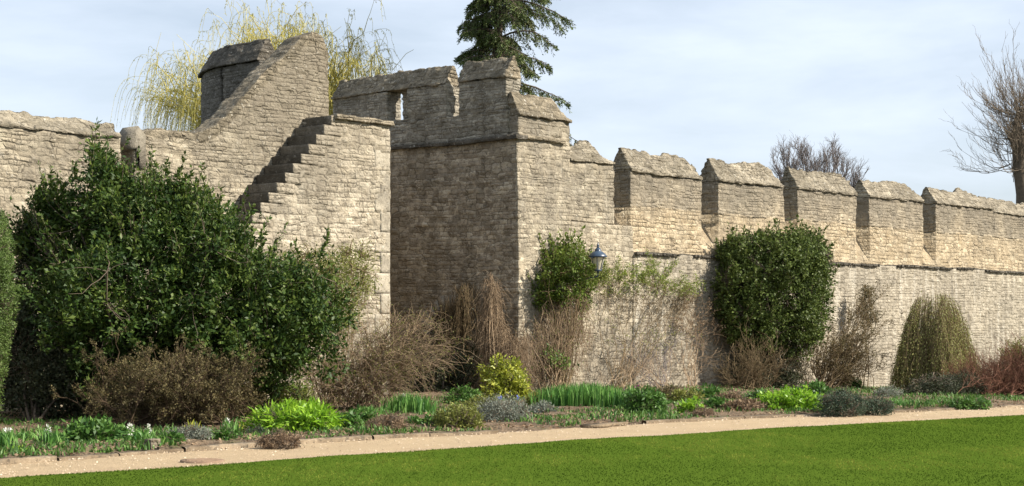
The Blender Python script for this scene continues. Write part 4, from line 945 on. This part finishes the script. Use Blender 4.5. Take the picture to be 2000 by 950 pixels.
clump('iris_clump', 'two fans of yellowish spears behind the silvery cushion', 376, 850, 32, 30, 36, M['yellow'], Wd=.03, lean=.25, seed=8)
clump('daffodil', 'daffodil leaves with pale yellow heads at the left corner of the frame', 10, 880, 52, 40, 130, M['iris'], Wd=.024, lean=.5, seed=9, flowers=(2, M['white'], .05, False))
mound('geranium', 'broad green leafy plant in the middle of the left bed', 180, 872, 84, 42, 190, M['green'], L=.09, W=.045, seed=15, crad=.08)
mound('geranium', 'lower green leafy plant right of the broad one', 228, 868, 50, 26, 90, M['green'], L=.07, W=.04, seed=16, crad=.07)
mound('sedum', 'tiny yellow green mound on the kerb near the left corner', 42, 892, 28, 14, 44, M['lime'], L=.03, W=.02, seed=17, crad=.04)
mound('sedum', 'tiny green mound on the kerb right of the yellow green one', 80, 888, 32, 15, 44, M['green'], L=.03, W=.02, seed=18, crad=.04)
clump('grass_tuft', 'green tuft on the kerb below the white hyacinth', 168, 884, 40, 22, 90, M['green'], Wd=.012, lean=.5, seed=10)
mound('primrose', 'small dark green rosette right of the tall white spike', 438, 866, 46, 20, 70, M['green'], L=.06, W=.035, seed=19, crad=.05)
mound('primrose', 'green rosette right of the small rounded shrub', 1348, 812, 34, 24, 60, M['lime'], L=.08, W=.04, seed=20, crad=.07)
mound('bergenia', 'green rosettes in the soil left of the lime mound', 1402, 806, 44, 22, 70, M['green'], L=.08, W=.04, seed=21, crad=.07)
mound('bergenia', 'reddish brown low plant left of the lime mound', 1452, 808, 70, 24, 130, M['deadleaf'], L=.05, W=.03, seed=22, crad=.07)
mound('bergenia', 'green low plant in the shade below the big clipped bush', 1380, 782, 50, 20, 80, M['green'], L=.07, W=.035, seed=23, crad=.08)
clump('daylily', 'short green blades right of the smaller dark cushion', 1752, 800, 70, 24, 160, M['iris'], Wd=.02, lean=.5, seed=11)
clump('daylily', 'green blades at the foot of the red stems', 1845, 796, 90, 20, 160, M['green'], Wd=.02, lean=.5, seed=12)
mound('hellebore', 'green foliage tuft above the dark cushions', 1663, 765, 30, 26, 60, M['green'], L=.08, W=.03, seed=24, crad=.08)
mound('hellebore', 'olive green low plant left of the small rounded shrub near bare earth', 1050, 800, 42, 30, 70, M['olive'], L=.06, W=.03, seed=25, crad=.08)
mound('heather', 'tiny brown tuft at the path edge right of the rounded shrub', 1375, 816, 34, 18, 60, M['deadleaf'], L=.03, W=.01, seed=26, crad=.05)
mound('thyme', 'low dark green mat beside the brown cushion on the kerb', 500, 856, 30, 18, 50, M['rosemary'], L=.03, W=.015, seed=27, crad=.05)

mound('bergenia', 'olive clump in the soil behind the tiny brown tuft near the pale stakes', 1340, 790, 50, 26, 70, M['olive'], L=.07, W=.035, seed=31, crad=.08)
mound('geranium', 'fresh green plant between the reddish low plant and the lime mound foot', 1480, 792, 44, 24, 70, M['green'], L=.07, W=.035, seed=32, crad=.08)
mound('sage', 'dry brownish plant to the left of the green rosettes', 1425, 790, 44, 22, 70, M['deadleaf'], L=.05, W=.02, seed=33, crad=.07)
mound('hellebore', 'dark green plant under the sparse brown leaved shrub', 1590, 778, 60, 26, 90, M['green'], L=.08, W=.04, seed=34, crad=.08)
mound('lavender', 'grey green low plant in the soil left of the foot of the cone', 1735, 782, 50, 24, 90, M['grey'], L=.04, W=.012, seed=35, crad=.07)
mound('geranium', 'wide green plant growing between the red stems and the path', 1895, 800, 70, 18, 90, M['green'], L=.06, W=.03, seed=36, crad=.07)
mound('sage', 'dull olive plant behind the rounded small shrub on bare earth', 1300, 786, 52, 26, 80, M['brownleaf'], L=.06, W=.02, seed=37, crad=.08)
mound('hellebore', 'grey green leafy plant in front of the iris bed left end', 1062, 812, 44, 22, 60, M['grey'], L=.05, W=.02, seed=38, crad=.06)
mound('primrose', 'leafy green plant directly below the silvery left cushion edge', 335, 874, 46, 20, 60, M['green'], L=.06, W=.035, seed=39, crad=.05)
clump('daylily', 'thin yellowish blades in bare soil left of the lime clump', 480, 850, 36, 26, 40, M['yellow'], Wd=.02, lean=.4, seed=40)
clump('crocus', 'low blades in the left bed behind the broad leaved plant', 130, 862, 70, 20, 110, M['iris'], Wd=.018, lean=.6, seed=41)
clump('crocus', 'low blades in the left bed in front of the dark shadow', 40, 866, 70, 24, 110, M['iris'], Wd=.018, lean=.6, seed=42)
mound('sage', 'olive mound at the foot of the yellow shrub', 940, 812, 56, 34, 110, M['olive'], L=.05, W=.022, seed=43, crad=.08)
mound('geranium', 'low green plant in front of the olive mounds at the path edge', 862, 838, 52, 22, 80, M['green'], L=.06, W=.03, seed=44, crad=.06)
mound('sage', 'broad low green mat behind the pinkish brown mound', 700, 832, 66, 24, 100, M['green'], L=.06, W=.03, seed=45, crad=.07)
# ground cover nobody could count: weeds, litter and seedlings over the soil
def litter():
    rng = np.random.default_rng(77); n = 26000
    i = rng.integers(0, 599, n); t = rng.uniform(0, 1, n)**1.6; p = Ua[i]*(1-t)[:, None] + np.array([0, 0, 0]) + np.stack([Ua[i, 0], np.full(n, .8), 0*t], 1)*t[:, None]
    p += nrmU[i]*.12; p[:, :2] += rng.normal(0, .05, (n, 2)); 
    p[:, 2] = gz(p[:, 0]) + .055 + .07*fbm(p[:, 0]*1.8, p[:, 1]*1.8, 0*p[:, 0], 3, 4) + .015
    V, Fc, T = leaves(p, rng.normal(0, 1, (n, 3))*[1, 1, .35], rng.normal(0, .5, (n, 3)) + ZV, rng.uniform(.03, .09, n), rng.uniform(.015, .04, n), rng.uniform(0, 1, n))
    tag(mk('leaf_litter', V, Fc, M['deadleaf'], None, {'tone': T}), 'scattered dry leaves lying over the soil bed', 'leaf litter', kind='stuff')
    n = 42000; w = fbm(Ua[:, 0]*0, Ua[:, 1]*0, 0*Ua[:, 0])
    i = rng.integers(0, 599, n*3); t = rng.uniform(0, 1, n*3)**1.5; p = np.stack([Ua[i, 0], Ua[i, 1]*(1-t) + .6*t, 0*t], 1) + nrmU[i]*.12
    keep = fbm(p[:, 0]*.9, p[:, 1]*.9, 0*t, 55, 3) > -.02 - .15*sst(0, 12, p[:, 0]); p = p[keep][:n]; n = len(p)
    p[:, 2] = gz(p[:, 0]) + .05 + .07*fbm(p[:, 0]*1.8, p[:, 1]*1.8, 0*p[:, 0], 3, 4)
    V, Fc, T = blades(p, rng.uniform(.03, .12, n)*(1 + .5*vn(p[:, 0]*2, p[:, 1]*2, 0*p[:, 0])), rng.uniform(.012, .028, n), .7, rng, rng.uniform(0, 1, n))
    tag(mk('ground_cover', V, Fc, M['green'], None, {'tone': T}), 'patchy green seedlings and weeds over the soil bed', 'ground cover', kind='stuff')
litter()
def path_stones():
    rng = np.random.default_rng(79); n = 3500; i = rng.integers(0, 599, n); t = rng.uniform(0, 1, n); t = np.where(rng.uniform(0, 1, n) < .6, 1 - (1-t)**3, t)
    p = La[i]*(1-t)[:, None] + Ua[i]*t[:, None]; p[:, :2] += rng.normal(0, .04, (n, 2)); p[:, 2] = gz(p[:, 0]) + .012; r = rng.uniform(.006, .017, n)
    o_ = np.array([[1, 0, 0], [0, 1, 0], [-1, 0, 0], [0, -1, 0], [0, 0, .8]]); V = (p[:, None] + o_[None]*r[:, None, None]*rng.uniform(.7, 1.4, (n, 5, 1))).reshape(-1, 3)
    q = np.arange(n)[:, None, None]*5 + np.array([[0, 1, 4], [1, 2, 4], [2, 3, 4], [3, 0, 4]]); tag(mk('gravel', V, q.reshape(-1, 3), M['pebble'], None, {'tone': np.repeat(rng.uniform(0, 1, n), 5)}), 'loose small stones scattered over the sandy path', 'gravel', kind='stuff')
M['pebble'] = leaf_mat('pebbles', (0.26, 0.19, 0.12), (0.48, 0.37, 0.25), (0.68, 0.57, 0.42), rough=.9, trans=0, spec=.1)
path_stones()
def lawn_grass():
    rng = np.random.default_rng(78); n = 430000
    # density falls with distance; blades stand on the lawn sheet
    t = rng.uniform(0, 1, n)**1.0*13.5; i = rng.uniform(0, 598.9, n); a = i.astype(int); f = (i-a)[:, None]
    p = Ll[a]*(1-f) + Ll[a+1]*f - np.stack([FV[0]*t, FV[1]*t, 0*t], 1)
    D = (p-CAM)@FV; px = ((p-CAM)@RV)/np.maximum(D, .1)*F + HX; ok = (D > 13) & (px > -60) & (px < 2060); p = p[ok]; n = len(p)
    edge = rng.uniform(0, 1, n) < .0
    p[:, 2] = gz(p[:, 0]) + .03 + .02*fbm(p[:, 0]*.6, p[:, 1]*.6, 0*p[:, 0], 5, 4) - .004
    pat = fbm(p[:, 0]*.7, p[:, 1]*.7, 0*p[:, 0], 90, 3); pat2 = fbm(p[:, 0]*1.2 + p[:, 1]*.9, p[:, 1]*6 - p[:, 0]*5, 0*p[:, 0], 91, 3)
    V, Fc, T = blades(p, rng.uniform(.010, .024, n)*(1+.3*pat2), rng.uniform(.006, .011, n), .8, rng, np.clip(.40 + .95*pat + .55*pat2 + rng.normal(0, .14, n), 0, 1))
    tag(mk('grass', V, Fc, M['grass'], None, {'tone': T}), 'short mown bright green lawn grass', 'grass', kind='stuff')
    n = 26000; i = rng.uniform(0, 598.9, n); a = i.astype(int); f = (i-a)[:, None]; p = Ll[a]*(1-f) + Ll[a+1]*f + nrmL[a]*rng.normal(0, .03, n)[:, None]
    p[:, 2] = gz(p[:, 0]) + .005
    V, Fc, T = blades(p, rng.uniform(.012, .04, n), .007, .9, rng, rng.uniform(0, .8, n))
    tag(mk('grass', V, Fc, M['grass'], None, {'tone': T}), 'ragged grass fringe along the lawn edge', 'grass', kind='stuff')
lawn_grass()
# mossy stone stub on the kerb, drain lid in the path
def stub():
    b = g((297, 884)); th = thing('stone_stub', 'small mossy stone stub standing at the kerb', 'stone', b)
    o = block('stone', b[0]-.07, b[0]+.07, b[1]-.07, b[1]+.07, -.02, .17, M['cap'], th, cell=.02, amp=.4, wob=.012)
stub()
def drain():
    b = g((395, 901)); th = thing('drain_cover', 'flat oval looking drain lid set flush in the sandy path', 'drain cover', b)
    V = [(b[0], b[1], .014)]; n = 40; 
    for r, z in ((.20, .014), (.25, .014), (.255, -.01)):
        for k in range(n): V.append((b[0]+r*math.cos(2*PI*k/n), b[1]+r*math.sin(2*PI*k/n), z))
    T = [(0, 1+k, 1+(k+1) % n) for k in range(n)]; Q = [(1+q*n+k, 1+(q+1)*n+k, 1+(q+1)*n+(k+1) % n, 1+q*n+(k+1) % n) for q in range(2) for k in range(n)]
    mk('lid', np.array(V), [np.array(T), np.array(Q)], M['lid'], th)
    # raised ribs
    Vs, Fs = [], []
    for k in range(-3, 4):
        y = k*.05; w = math.sqrt(.19**2 - y*y); o_ = len(Vs)
        for sx in (-w, w):
            for dy, z in ((-.01, .014), (-.01, .019), (.01, .019), (.01, .014)): Vs.append((b[0]+sx, b[1]+y+dy, z))
        Fs += [(o_, o_+1, o_+5, o_+4), (o_+1, o_+2, o_+6, o_+5), (o_+2, o_+3, o_+7, o_+6)]
    mk('rib', np.array(Vs), np.array(Fs), M['lid'], th)
M['lid'] = plain('rusted_sandy_iron', (0.22, 0.15, 0.10), rough=.8, spec=.2)
drain()
# flagstones in the bare earth beside the path
def flag():
    rs = np.random.default_rng(4)
    for (px, py, w, d, lab) in ((1120, 829, .9, .35, 'flat pale edging slab lying at the left of the bare earth patch'), (1180, 833, 1.1, .3, 'flat edging slab lying in the bare earth nearer the path'), (1225, 826, .9, .25, 'flat edging slab at the right end of the bare earth patch')):
        b = g((px, py)); a = -.12; V = []
        th = thing('flagstone', lab, 'slab', b)
        for z in (0.0, .085):
            for (x, y) in ((-w/2, -d/2), (w/2, -d/2+.03), (w/2-.04, d/2), (-w/2+.05, d/2-.02)): V.append((b[0]+x*.9-y*.5, b[1]+y+x*.15, gz(b[0])+z*.55))
        mk('slab', np.array(V), np.array([(3, 2, 1, 0), (4, 5, 6, 7), (0, 1, 5, 4), (1, 2, 6, 5), (2, 3, 7, 6), (3, 0, 4, 7)]), M['kerb'], th, {'tone': np.full(8, rs.uniform(.4, .9)), 'joint': np.zeros(8)})
flag()
# ------------------------------------------------------------------ trees beyond the wall
def willow():
    rng = np.random.default_rng(41); D = 62.0; s = D/F; base = gD(560, D); th = thing('willow_tree', 'weeping willow with fine yellow green strands behind the tower', 'tree', base)
    n = 60
    tips = np.array([P(x, y, D + rng.uniform(-3, 3)) for x, y in zip(rng.uniform(310, 760, n), 0*np.arange(n))])
    # crown outline height by column
    cx = np.array([250, 300, 360, 430, 500, 560, 620, 680, 740, 790]); cy = np.array([210, 125, 100, 90, 55, 30, 60, 80, 90, 120])
    for q in range(n):
        px = rng.uniform(300, 770); py = np.interp(px, cx, cy) + rng.uniform(15, 110); tips[q] = P(px, py, D + rng.uniform(-3, 3))
    fork = base + np.array([0, 0, 4.2]); S = np.tile(fork, (n, 1)) + rng.normal(0, .15, (n, 3)); S[:, 2] -= rng.uniform(0, 1.2, n)
    A = polyl(S, tips, np.array([0, 0, 1.0]) + rng.normal(0, .3, (n, 3)), 9, rng, .015)
    B = sprout(A, 620, rng, .4, 1, 1.9, up=.7, spread=.9, m=6, wob=.04)
    trunk = polyl(base[None] - ZV*.2, fork[None], np.array([[.2, 0, 0]]), 6, rng, .01)
    mk('trunk', *tubes(trunk, .38, .26, 10), M['bark'], th)
    mk('branches', *join([tubes(A, .10, .018, 4), tubes(B, .022, .007)]), M['willowbark'], th)
    # hanging strands
    m = 4600; src = [A, B]; K = []; 
    k = rng.integers(0, len(B), m); t = rng.integers(1, 6, m); So = B[k, t]; k2 = rng.integers(0, n, m//4); So[:m//4] = A[k2, rng.integers(5, 9, m//4)]
    c0 = np.array([fork[0], fork[1], 0]); o = So*[1, 1, 0] - c0; o = unit(o + rng.normal(0, 1.5, o.shape)*[1, 1, 0])
    Ls = rng.uniform(.35, 1.9, m)*np.where((So - P(560, 100, D))@RV > 0, .62, 1.0); mm = 8; tt = np.linspace(0, 1, mm)[None, :, None]
    Ps = So[:, None] + o[:, None]*(Ls*rng.uniform(.2, .9, m))[:, None, None]*np.sqrt(tt) + ZV*(.35*Ls)[:, None, None]*np.sin(PI*tt*.9)*rng.uniform(.2, 1.3, m)[:, None, None] - ZV*Ls[:, None, None]*tt**1.5 + np.cumsum(rng.normal(0, .025, (m, mm, 3)), 1)
    mk('strands', *tubes(Ps, .009, .005), M['willowbark'], th)
    nl = 42000; k = rng.integers(0, m, nl); i = rng.integers(0, mm-1, nl); f = rng.uniform(0, 1, nl)[:, None]; p = Ps[k, i]*(1-f) + Ps[k, i+1]*f + rng.normal(0, .02, (nl, 3))
    V, Fc, T = leaves(p, rng.normal(0, .5, (nl, 3)) - ZV, rng.normal(0, 1, (nl, 3)), 0.08*rng.uniform(.6, 1.3, nl), .026, rng.uniform(0, 1, nl))
    mk('foliage', V, Fc, M['willowleaf'], th, {'tone': T})
M['willowbark'] = bark_mat('willow_twigs', (0.38, 0.33, 0.08), (0.58, 0.50, 0.16))
willow()
def cedar():
    rng = np.random.default_rng(43); D = 60.0; base = gD(970, D); th = thing('cedar_tree', 'dark green cedar with drooping tiered branches rising behind the battlements', 'tree', base)
    top = 21.0; trunk = polyl(base[None] - ZV*.2, (base + ZV*top)[None], np.array([[.15, .1, 0]]), 12, rng, .003)
    mk('trunk', *tubes(trunk, .36, .04, 9), M['bark'], th)
    BP, LP, AX, TN, SP = [], [], [], [], []
    z = 4.0; q = 0
    while z < top - .3:
        nb = 7
        for b_ in range(nb):
            a = q*2.4 + b_*2*PI/nb + rng.uniform(-.4, .4); d = np.array([math.cos(a), math.sin(a), 0])
            L = max(.3, (4.9 - (z - 4)*.235))*rng.uniform(.4, 1.12)*(.74 + .24*(d@RV))
            t = np.linspace(0, 1, 10)[:, None]; o = base + ZV*(z + rng.uniform(-.2, .2)); dr = rng.uniform(.14, .46); up = rng.uniform(.0, .2)
            br = o + d*L*t + ZV*L*(up*np.sin(PI*t*.7) - dr*t**2.0) + np.cumsum(rng.normal(0, .018, (10, 3)), 0)
            BP.append(br) if rng.uniform() < .9 else None
        z += rng.uniform(.38, .6); q += 1
    BP = np.array(BP); n = len(BP); side = []
    ns = 46; k = np.repeat(np.arange(n), ns); t = np.tile(np.linspace(.16, .99, ns), n)*9; i = np.minimum(t.astype(int), 8); f = (t-i)[:, None]
    S = BP[k, i]*(1-f) + BP[k, i+1]*f; d = unit((BP[k, 9]-BP[k, 0])*[1, 1, 0]); perp = np.stack([-d[:, 1], d[:, 0], 0*d[:, 0]], 1)*np.where(rng.uniform(0, 1, len(k)) < .5, -1, 1)[:, None]
    Lb = np.linalg.norm(BP[k, 9]-BP[k, 0], axis=1); LL = Lb*.26*(1.08 - t/9)*rng.uniform(.5, 1.2, len(k)) + .16
    E = S + (perp*.75 + d*.6)*LL[:, None] - ZV*LL[:, None]*rng.uniform(.4, 1.5, len(k))[:, None]
    Bs = polyl(S, E, ZV*.05 + rng.normal(0, .02, (len(k), 3)), 5, rng, .03)
    mk('branches', *join([tubes(BP, .05, .009, 4), tubes(Bs, .009, .004)]), M['bark'], th)
    nl = 230000; kk = rng.integers(0, len(Bs), nl); i = rng.integers(0, 4, nl); f = rng.uniform(0, 1, nl)[:, None]; p = Bs[kk, i]*(1-f) + Bs[kk, i+1]*f
    p = p - ZV*rng.uniform(0, .10, nl)[:, None]
    V, Fc, T = leaves(p, unit(Bs[kk, 4]-Bs[kk, 0]) + rng.normal(0, .65, (nl, 3)) - ZV*.15, rng.normal(0, 1, (nl, 3)), .11*rng.uniform(.6, 1.3, nl), .034*rng.uniform(.7, 1.3, nl), np.clip(.5*rng.uniform(0, 1, len(Bs))[kk] + .5*rng.uniform(0, 1, nl), 0, 1))
    mk('foliage', V, Fc, M['cedar'], th, {'tone': T})
cedar()
def bare(name, label, px, D, forkz, tips, n2, n3, n4, L, r, bm, seed, tr=.2, up=.6, spread=.5, bend=.1):
    rng = np.random.default_rng(800+seed); base = gD(px, D); th = thing(name, label, 'tree', base)
    fork = base + ZV*forkz; mk('trunk', *tubes(polyl(base[None]-ZV*.2, fork[None], np.array([[.1, 0, 0]]), 6, rng, .008), tr, tr*.75, 9), M['bark'], th)
    T = np.array(tips); n = len(T); S = np.tile(fork, (n, 1)) + rng.normal(0, .1, (n, 3))*tr*3
    A = polyl(S, T, rng.normal(0, bend, (n, 3)) - unit((T-S)*[1, 1, 0])*0.0 + ZV*bend, 9, rng, .015)
    B = sprout(A, n2, rng, .2, 1, L[0], up=up, spread=spread, m=6); C3 = sprout(B, n3, rng, .2, 1, L[1], up=up, spread=spread, m=5); D4 = sprout(C3, n4, rng, .1, 1, L[2], up=up*.6, spread=spread, m=4)
    mk('branches', *join([tubes(A, r[0], r[0]*.3, 4), tubes(B, r[1], r[1]*.45), tubes(C3, r[2], r[2]*.5), tubes(D4, r[3], r[3]*.6)]), bm, th)
    return th
rng = np.random.default_rng(8)
tp = []
for x in np.linspace(1512, 1682, 40):
    y = np.interp(x, [1490, 1520, 1555, 1590, 1625, 1660, 1690], [310, 288, 266, 290, 266, 296, 335]) + rng.uniform(22, 50); tp.append(P(x, y, 110 + rng.uniform(-3, 3)))
bare('bare_tree', 'distant leafless grey tree showing above the middle of the merlons', 1600, 110, 4.0, tp, 620, 4200, 12000, (1.0, .6, .38), (.08, .024, .013, .008), M['twig_grey'], 1, tr=.35, up=.55, spread=.62)
# pollarded tree at the right edge: swollen head with long whippy shoots
def pollard():
    rng = np.random.default_rng(46); D = 72; base = gD(1996, D); th = thing('pollard_tree', 'pollarded bare tree with thick knuckled trunk at the right edge', 'tree', base)
    kn = [P(1992, 300, D), P(1985, 262, D), P(2004, 235, D), P(1990, 215, D-.5), P(2020, 270, D+.5), P(1982, 330, D)]
    tr = np.array([[base - ZV*.2, base + ZV*3, P(1999, 380, D), P(1992, 330, D), P(1990, 290, D), P(1988, 255, D)]])
    V, Fc = tubes(tr, .36, .26, 10); mk('trunk', V, Fc, M['bark'], th)
    limbs = np.array([[P(1992, 320, D), P(1998, 290, D), P(2006, 262, D), P(2012, 235, D)], [P(1990, 280, D), P(1988, 262, D), P(1986, 248, D), P(1992, 220, D)], [P(1990, 300, D), P(1984, 285, D), P(1980, 275, D), P(1974, 268, D)]])
    mk('limb', *tubes(limbs, .26, .17, 8), M['bark'], th)
    n = 230; o = np.array(kn)[rng.integers(0, len(kn), n)] + rng.normal(0, .18, (n, 3)); a = rng.uniform(0, 2*PI, n); el = rng.uniform(-.1, 1.45, n)
    d = np.stack([np.cos(a)*np.cos(el), np.sin(a)*np.cos(el), np.sin(el)], 1); L = rng.uniform(1.3, 2.9, n)
    E = o + d*L[:, None]; A = polyl(o, E, -ZV*.22 + rng.normal(0, .08, (n, 3)), 9, rng, .01)
    A[:, :, 2] += (np.linspace(0, 1, 9)**2)[None, :]*(.12*L)[:, None]
    B = sprout(A, 1300, rng, .25, 1, .75, up=.45, spread=.38, m=6); C3 = sprout(B, 2000, rng, .3, 1, .4, up=.3, spread=.4, m=4)
    mk('branches', *join([tubes(A, .018, .006), tubes(B, .008, .0045), tubes(C3, .006, .004)]), M['pollardtwig'], th)
M['pollardtwig'] = bark_mat('pollard_twigs', (0.13, 0.10, 0.075), (0.27, 0.22, 0.16))
pollard()
# ------------------------------------------------------------------ wall lantern
def lantern():
    D = 36.9; c = P(1168, 530, D); c[1] = min(c[1], -0.35); th = thing('wall_lantern', 'blue black glazed lantern with pointed crown on a bracket at the ivy', 'lantern', c)
    def ring(parts, mat, name, n=6, rot=PI/6, smooth=False):
        V, Fc = [], []
        for r, z in parts:
            for k in range(n): V.append((c[0]+r*math.cos(rot+2*PI*k/n), c[1]+r*math.sin(rot+2*PI*k/n), c[2]+z))
        for i in range(len(parts)-1):
            for k in range(n): Fc.append((i*n+k, i*n+(k+1) % n, (i+1)*n+(k+1) % n, (i+1)*n+k))
        return mk(name, np.array(V), np.array(Fc), mat, th, smooth=smooth)
    ring([(0.0, .0), (.085, .0), (.095, .02), (.09, .035), (0, .035)], M['lampmetal'], 'base')
    ring([(0, -.05), (.022, -.045), (.03, -.01), (.03, .0)], M['lampmetal'], 'socket', 12)
    ring([(.08, .035), (.155, .315)], M['lampglass'], 'glass')
    ring([(.155, .312), (.225, .318), (.228, .335), (.17, .40), (.10, .445), (.075, .455), (.085, .475), (.065, .50), (.04, .525), (.0, .53)], M['lampmetal'], 'roof')
    ring([(0, .525), (.03, .53), (.018, .55), (.036, .575), (.02, .60), (.008, .645), (0, .66)], M['lampmetal'], 'finial', 12, smooth=True)
    Ps = []
    for k in range(6):
        a = PI/6 + 2*PI*k/6; Ps.append([c + [.083*math.cos(a), .083*math.sin(a), .03], c + [.158*math.cos(a), .158*math.sin(a), .318]])
    mk('frame', *tubes(np.array(Ps), .009, .009, 4), M['lampmetal'], th)
    w = np.array([c[0]+.0, .02, c[2]-.22])
    br = np.array([[c + [0, 0, -.045], c + [0, .02, -.12], c*[1, .55, 1] + [0, 0, -.20], w]]); mk('bracket', *tubes(br, .016, .018, 6), M['lampmetal'], th)
    br2 = np.array([[c + [-.24, 0, .30], c + [-.15, 0, .30], c + [-.05, 0, .30], c + [.24, 0, .30]]]); mk('ladder_bar', *tubes(br2, .010, .010, 6), M['lampmetal'], th)
    V = [];
    for y in (-.035, .03):
        for x, z in ((-.06, -.12), (.06, -.12), (.06, .12), (-.06, .12)): V.append((w[0]+x, y, w[2]+z))
    mk('wall_plate', np.array(V), np.array([(0, 1, 2, 3), (7, 6, 5, 4), (0, 4, 5, 1), (1, 5, 6, 2), (2, 6, 7, 3), (3, 7, 4, 0)]), M['lampmetal'], th)
M['lampmetal'] = plain('blue_black_paint', (0.035, 0.06, 0.10), rough=.35, spec=.5)
M['lampglass'] = plain('milky_lantern_glass', (0.62, 0.57, 0.42), rough=.5, spec=.15)
lantern()
# ------------------------------------------------------------------ sky, sun, camera
AZ = math.radians(28); EL = math.radians(37)       # azimuth away from the wall normal towards +X
sd = np.array([math.sin(AZ)*math.cos(EL), -math.cos(AZ)*math.cos(EL), math.sin(EL)])
import mathutils
sun = bpy.data.lights.new('sun', 'SUN'); sun.energy = 5.0; sun.angle = math.radians(0.55); sun.color = (1.0, 0.92, 0.80)
so = bpy.data.objects.new('sun', sun); COL.objects.link(so)
so.rotation_euler = mathutils.Vector(sd).to_track_quat('Z', 'Y').to_euler()
w = bpy.data.worlds.new('World'); scene.world = w; w.use_nodes = True; nt = w.node_tree; nt.nodes.clear()
out = nt.nodes.new('ShaderNodeOutputWorld'); bg = nt.nodes.new('ShaderNodeBackground'); sky = nt.nodes.new('ShaderNodeTexSky')
sky.sky_type = 'NISHITA'; sky.sun_disc = False; sky.sun_elevation = EL; sky.sun_rotation = math.atan2(sd[0], sd[1]); sky.air_density = 1.0; sky.dust_density = 1.2; sky.ozone_density = 1.5
tc = nt.nodes.new('ShaderNodeTexCoord'); mp = nt.nodes.new('ShaderNodeMapping'); mp.inputs['Scale'].default_value = (1, 1, 4.0); nt.links.new(tc.outputs['Generated'], mp.inputs[0])
nz = nt.nodes.new('ShaderNodeTexNoise'); nz.inputs['Scale'].default_value = 4.5; nz.inputs['Detail'].default_value = 7; nz.inputs['Roughness'].default_value = .55; nz.inputs['Distortion'].default_value = .15; nt.links.new(mp.outputs[0], nz.inputs['Vector'])
rp = nt.nodes.new('ShaderNodeValToRGB'); rp.color_ramp.elements[0].position = .34; rp.color_ramp.elements[0].color = (.46, .46, .46, 1); rp.color_ramp.elements[1].position = .66; rp.color_ramp.elements[1].color = (.80, .80, .80, 1); nt.links.new(nz.outputs[0], rp.inputs[0])
mx = nt.nodes.new('ShaderNodeMix'); mx.data_type = 'RGBA'; nt.links.new(rp.outputs[0], mx.inputs[0]); nt.links.new(sky.outputs[0], mx.inputs[6]); mx.inputs[7].default_value = (8.7, 9.6, 10.9, 1)
nt.links.new(mx.outputs[2], bg.inputs[0]); bg.inputs[1].default_value = 0.069; nt.links.new(bg.outputs[0], out.inputs[0])
cam = bpy.data.cameras.new('camera'); co = bpy.data.objects.new('camera', cam); COL.objects.link(co); scene.camera = co
co.location = CAM; co.rotation_euler = (PI/2, 0, -TH); co.rotation_euler = (PI/2, 0, -math.atan2(FV[0], FV[1]))
cam.sensor_width = 36; cam.lens = F/2000*36; cam.shift_y = (HY-475)/2000; cam.clip_start = .1; cam.clip_end = 3000
scene.view_settings.view_transform = 'Standard'; scene.view_settings.look = 'None'; scene.view_settings.exposure = 0.74; scene.view_settings.gamma = 1; scene.view_settings.use_curve_mapping = False
scene.cycles.max_bounces = 6; scene.cycles.transparent_max_bounces = 4
for o in scene.objects:
    if '_loc' in o: del o['_loc']
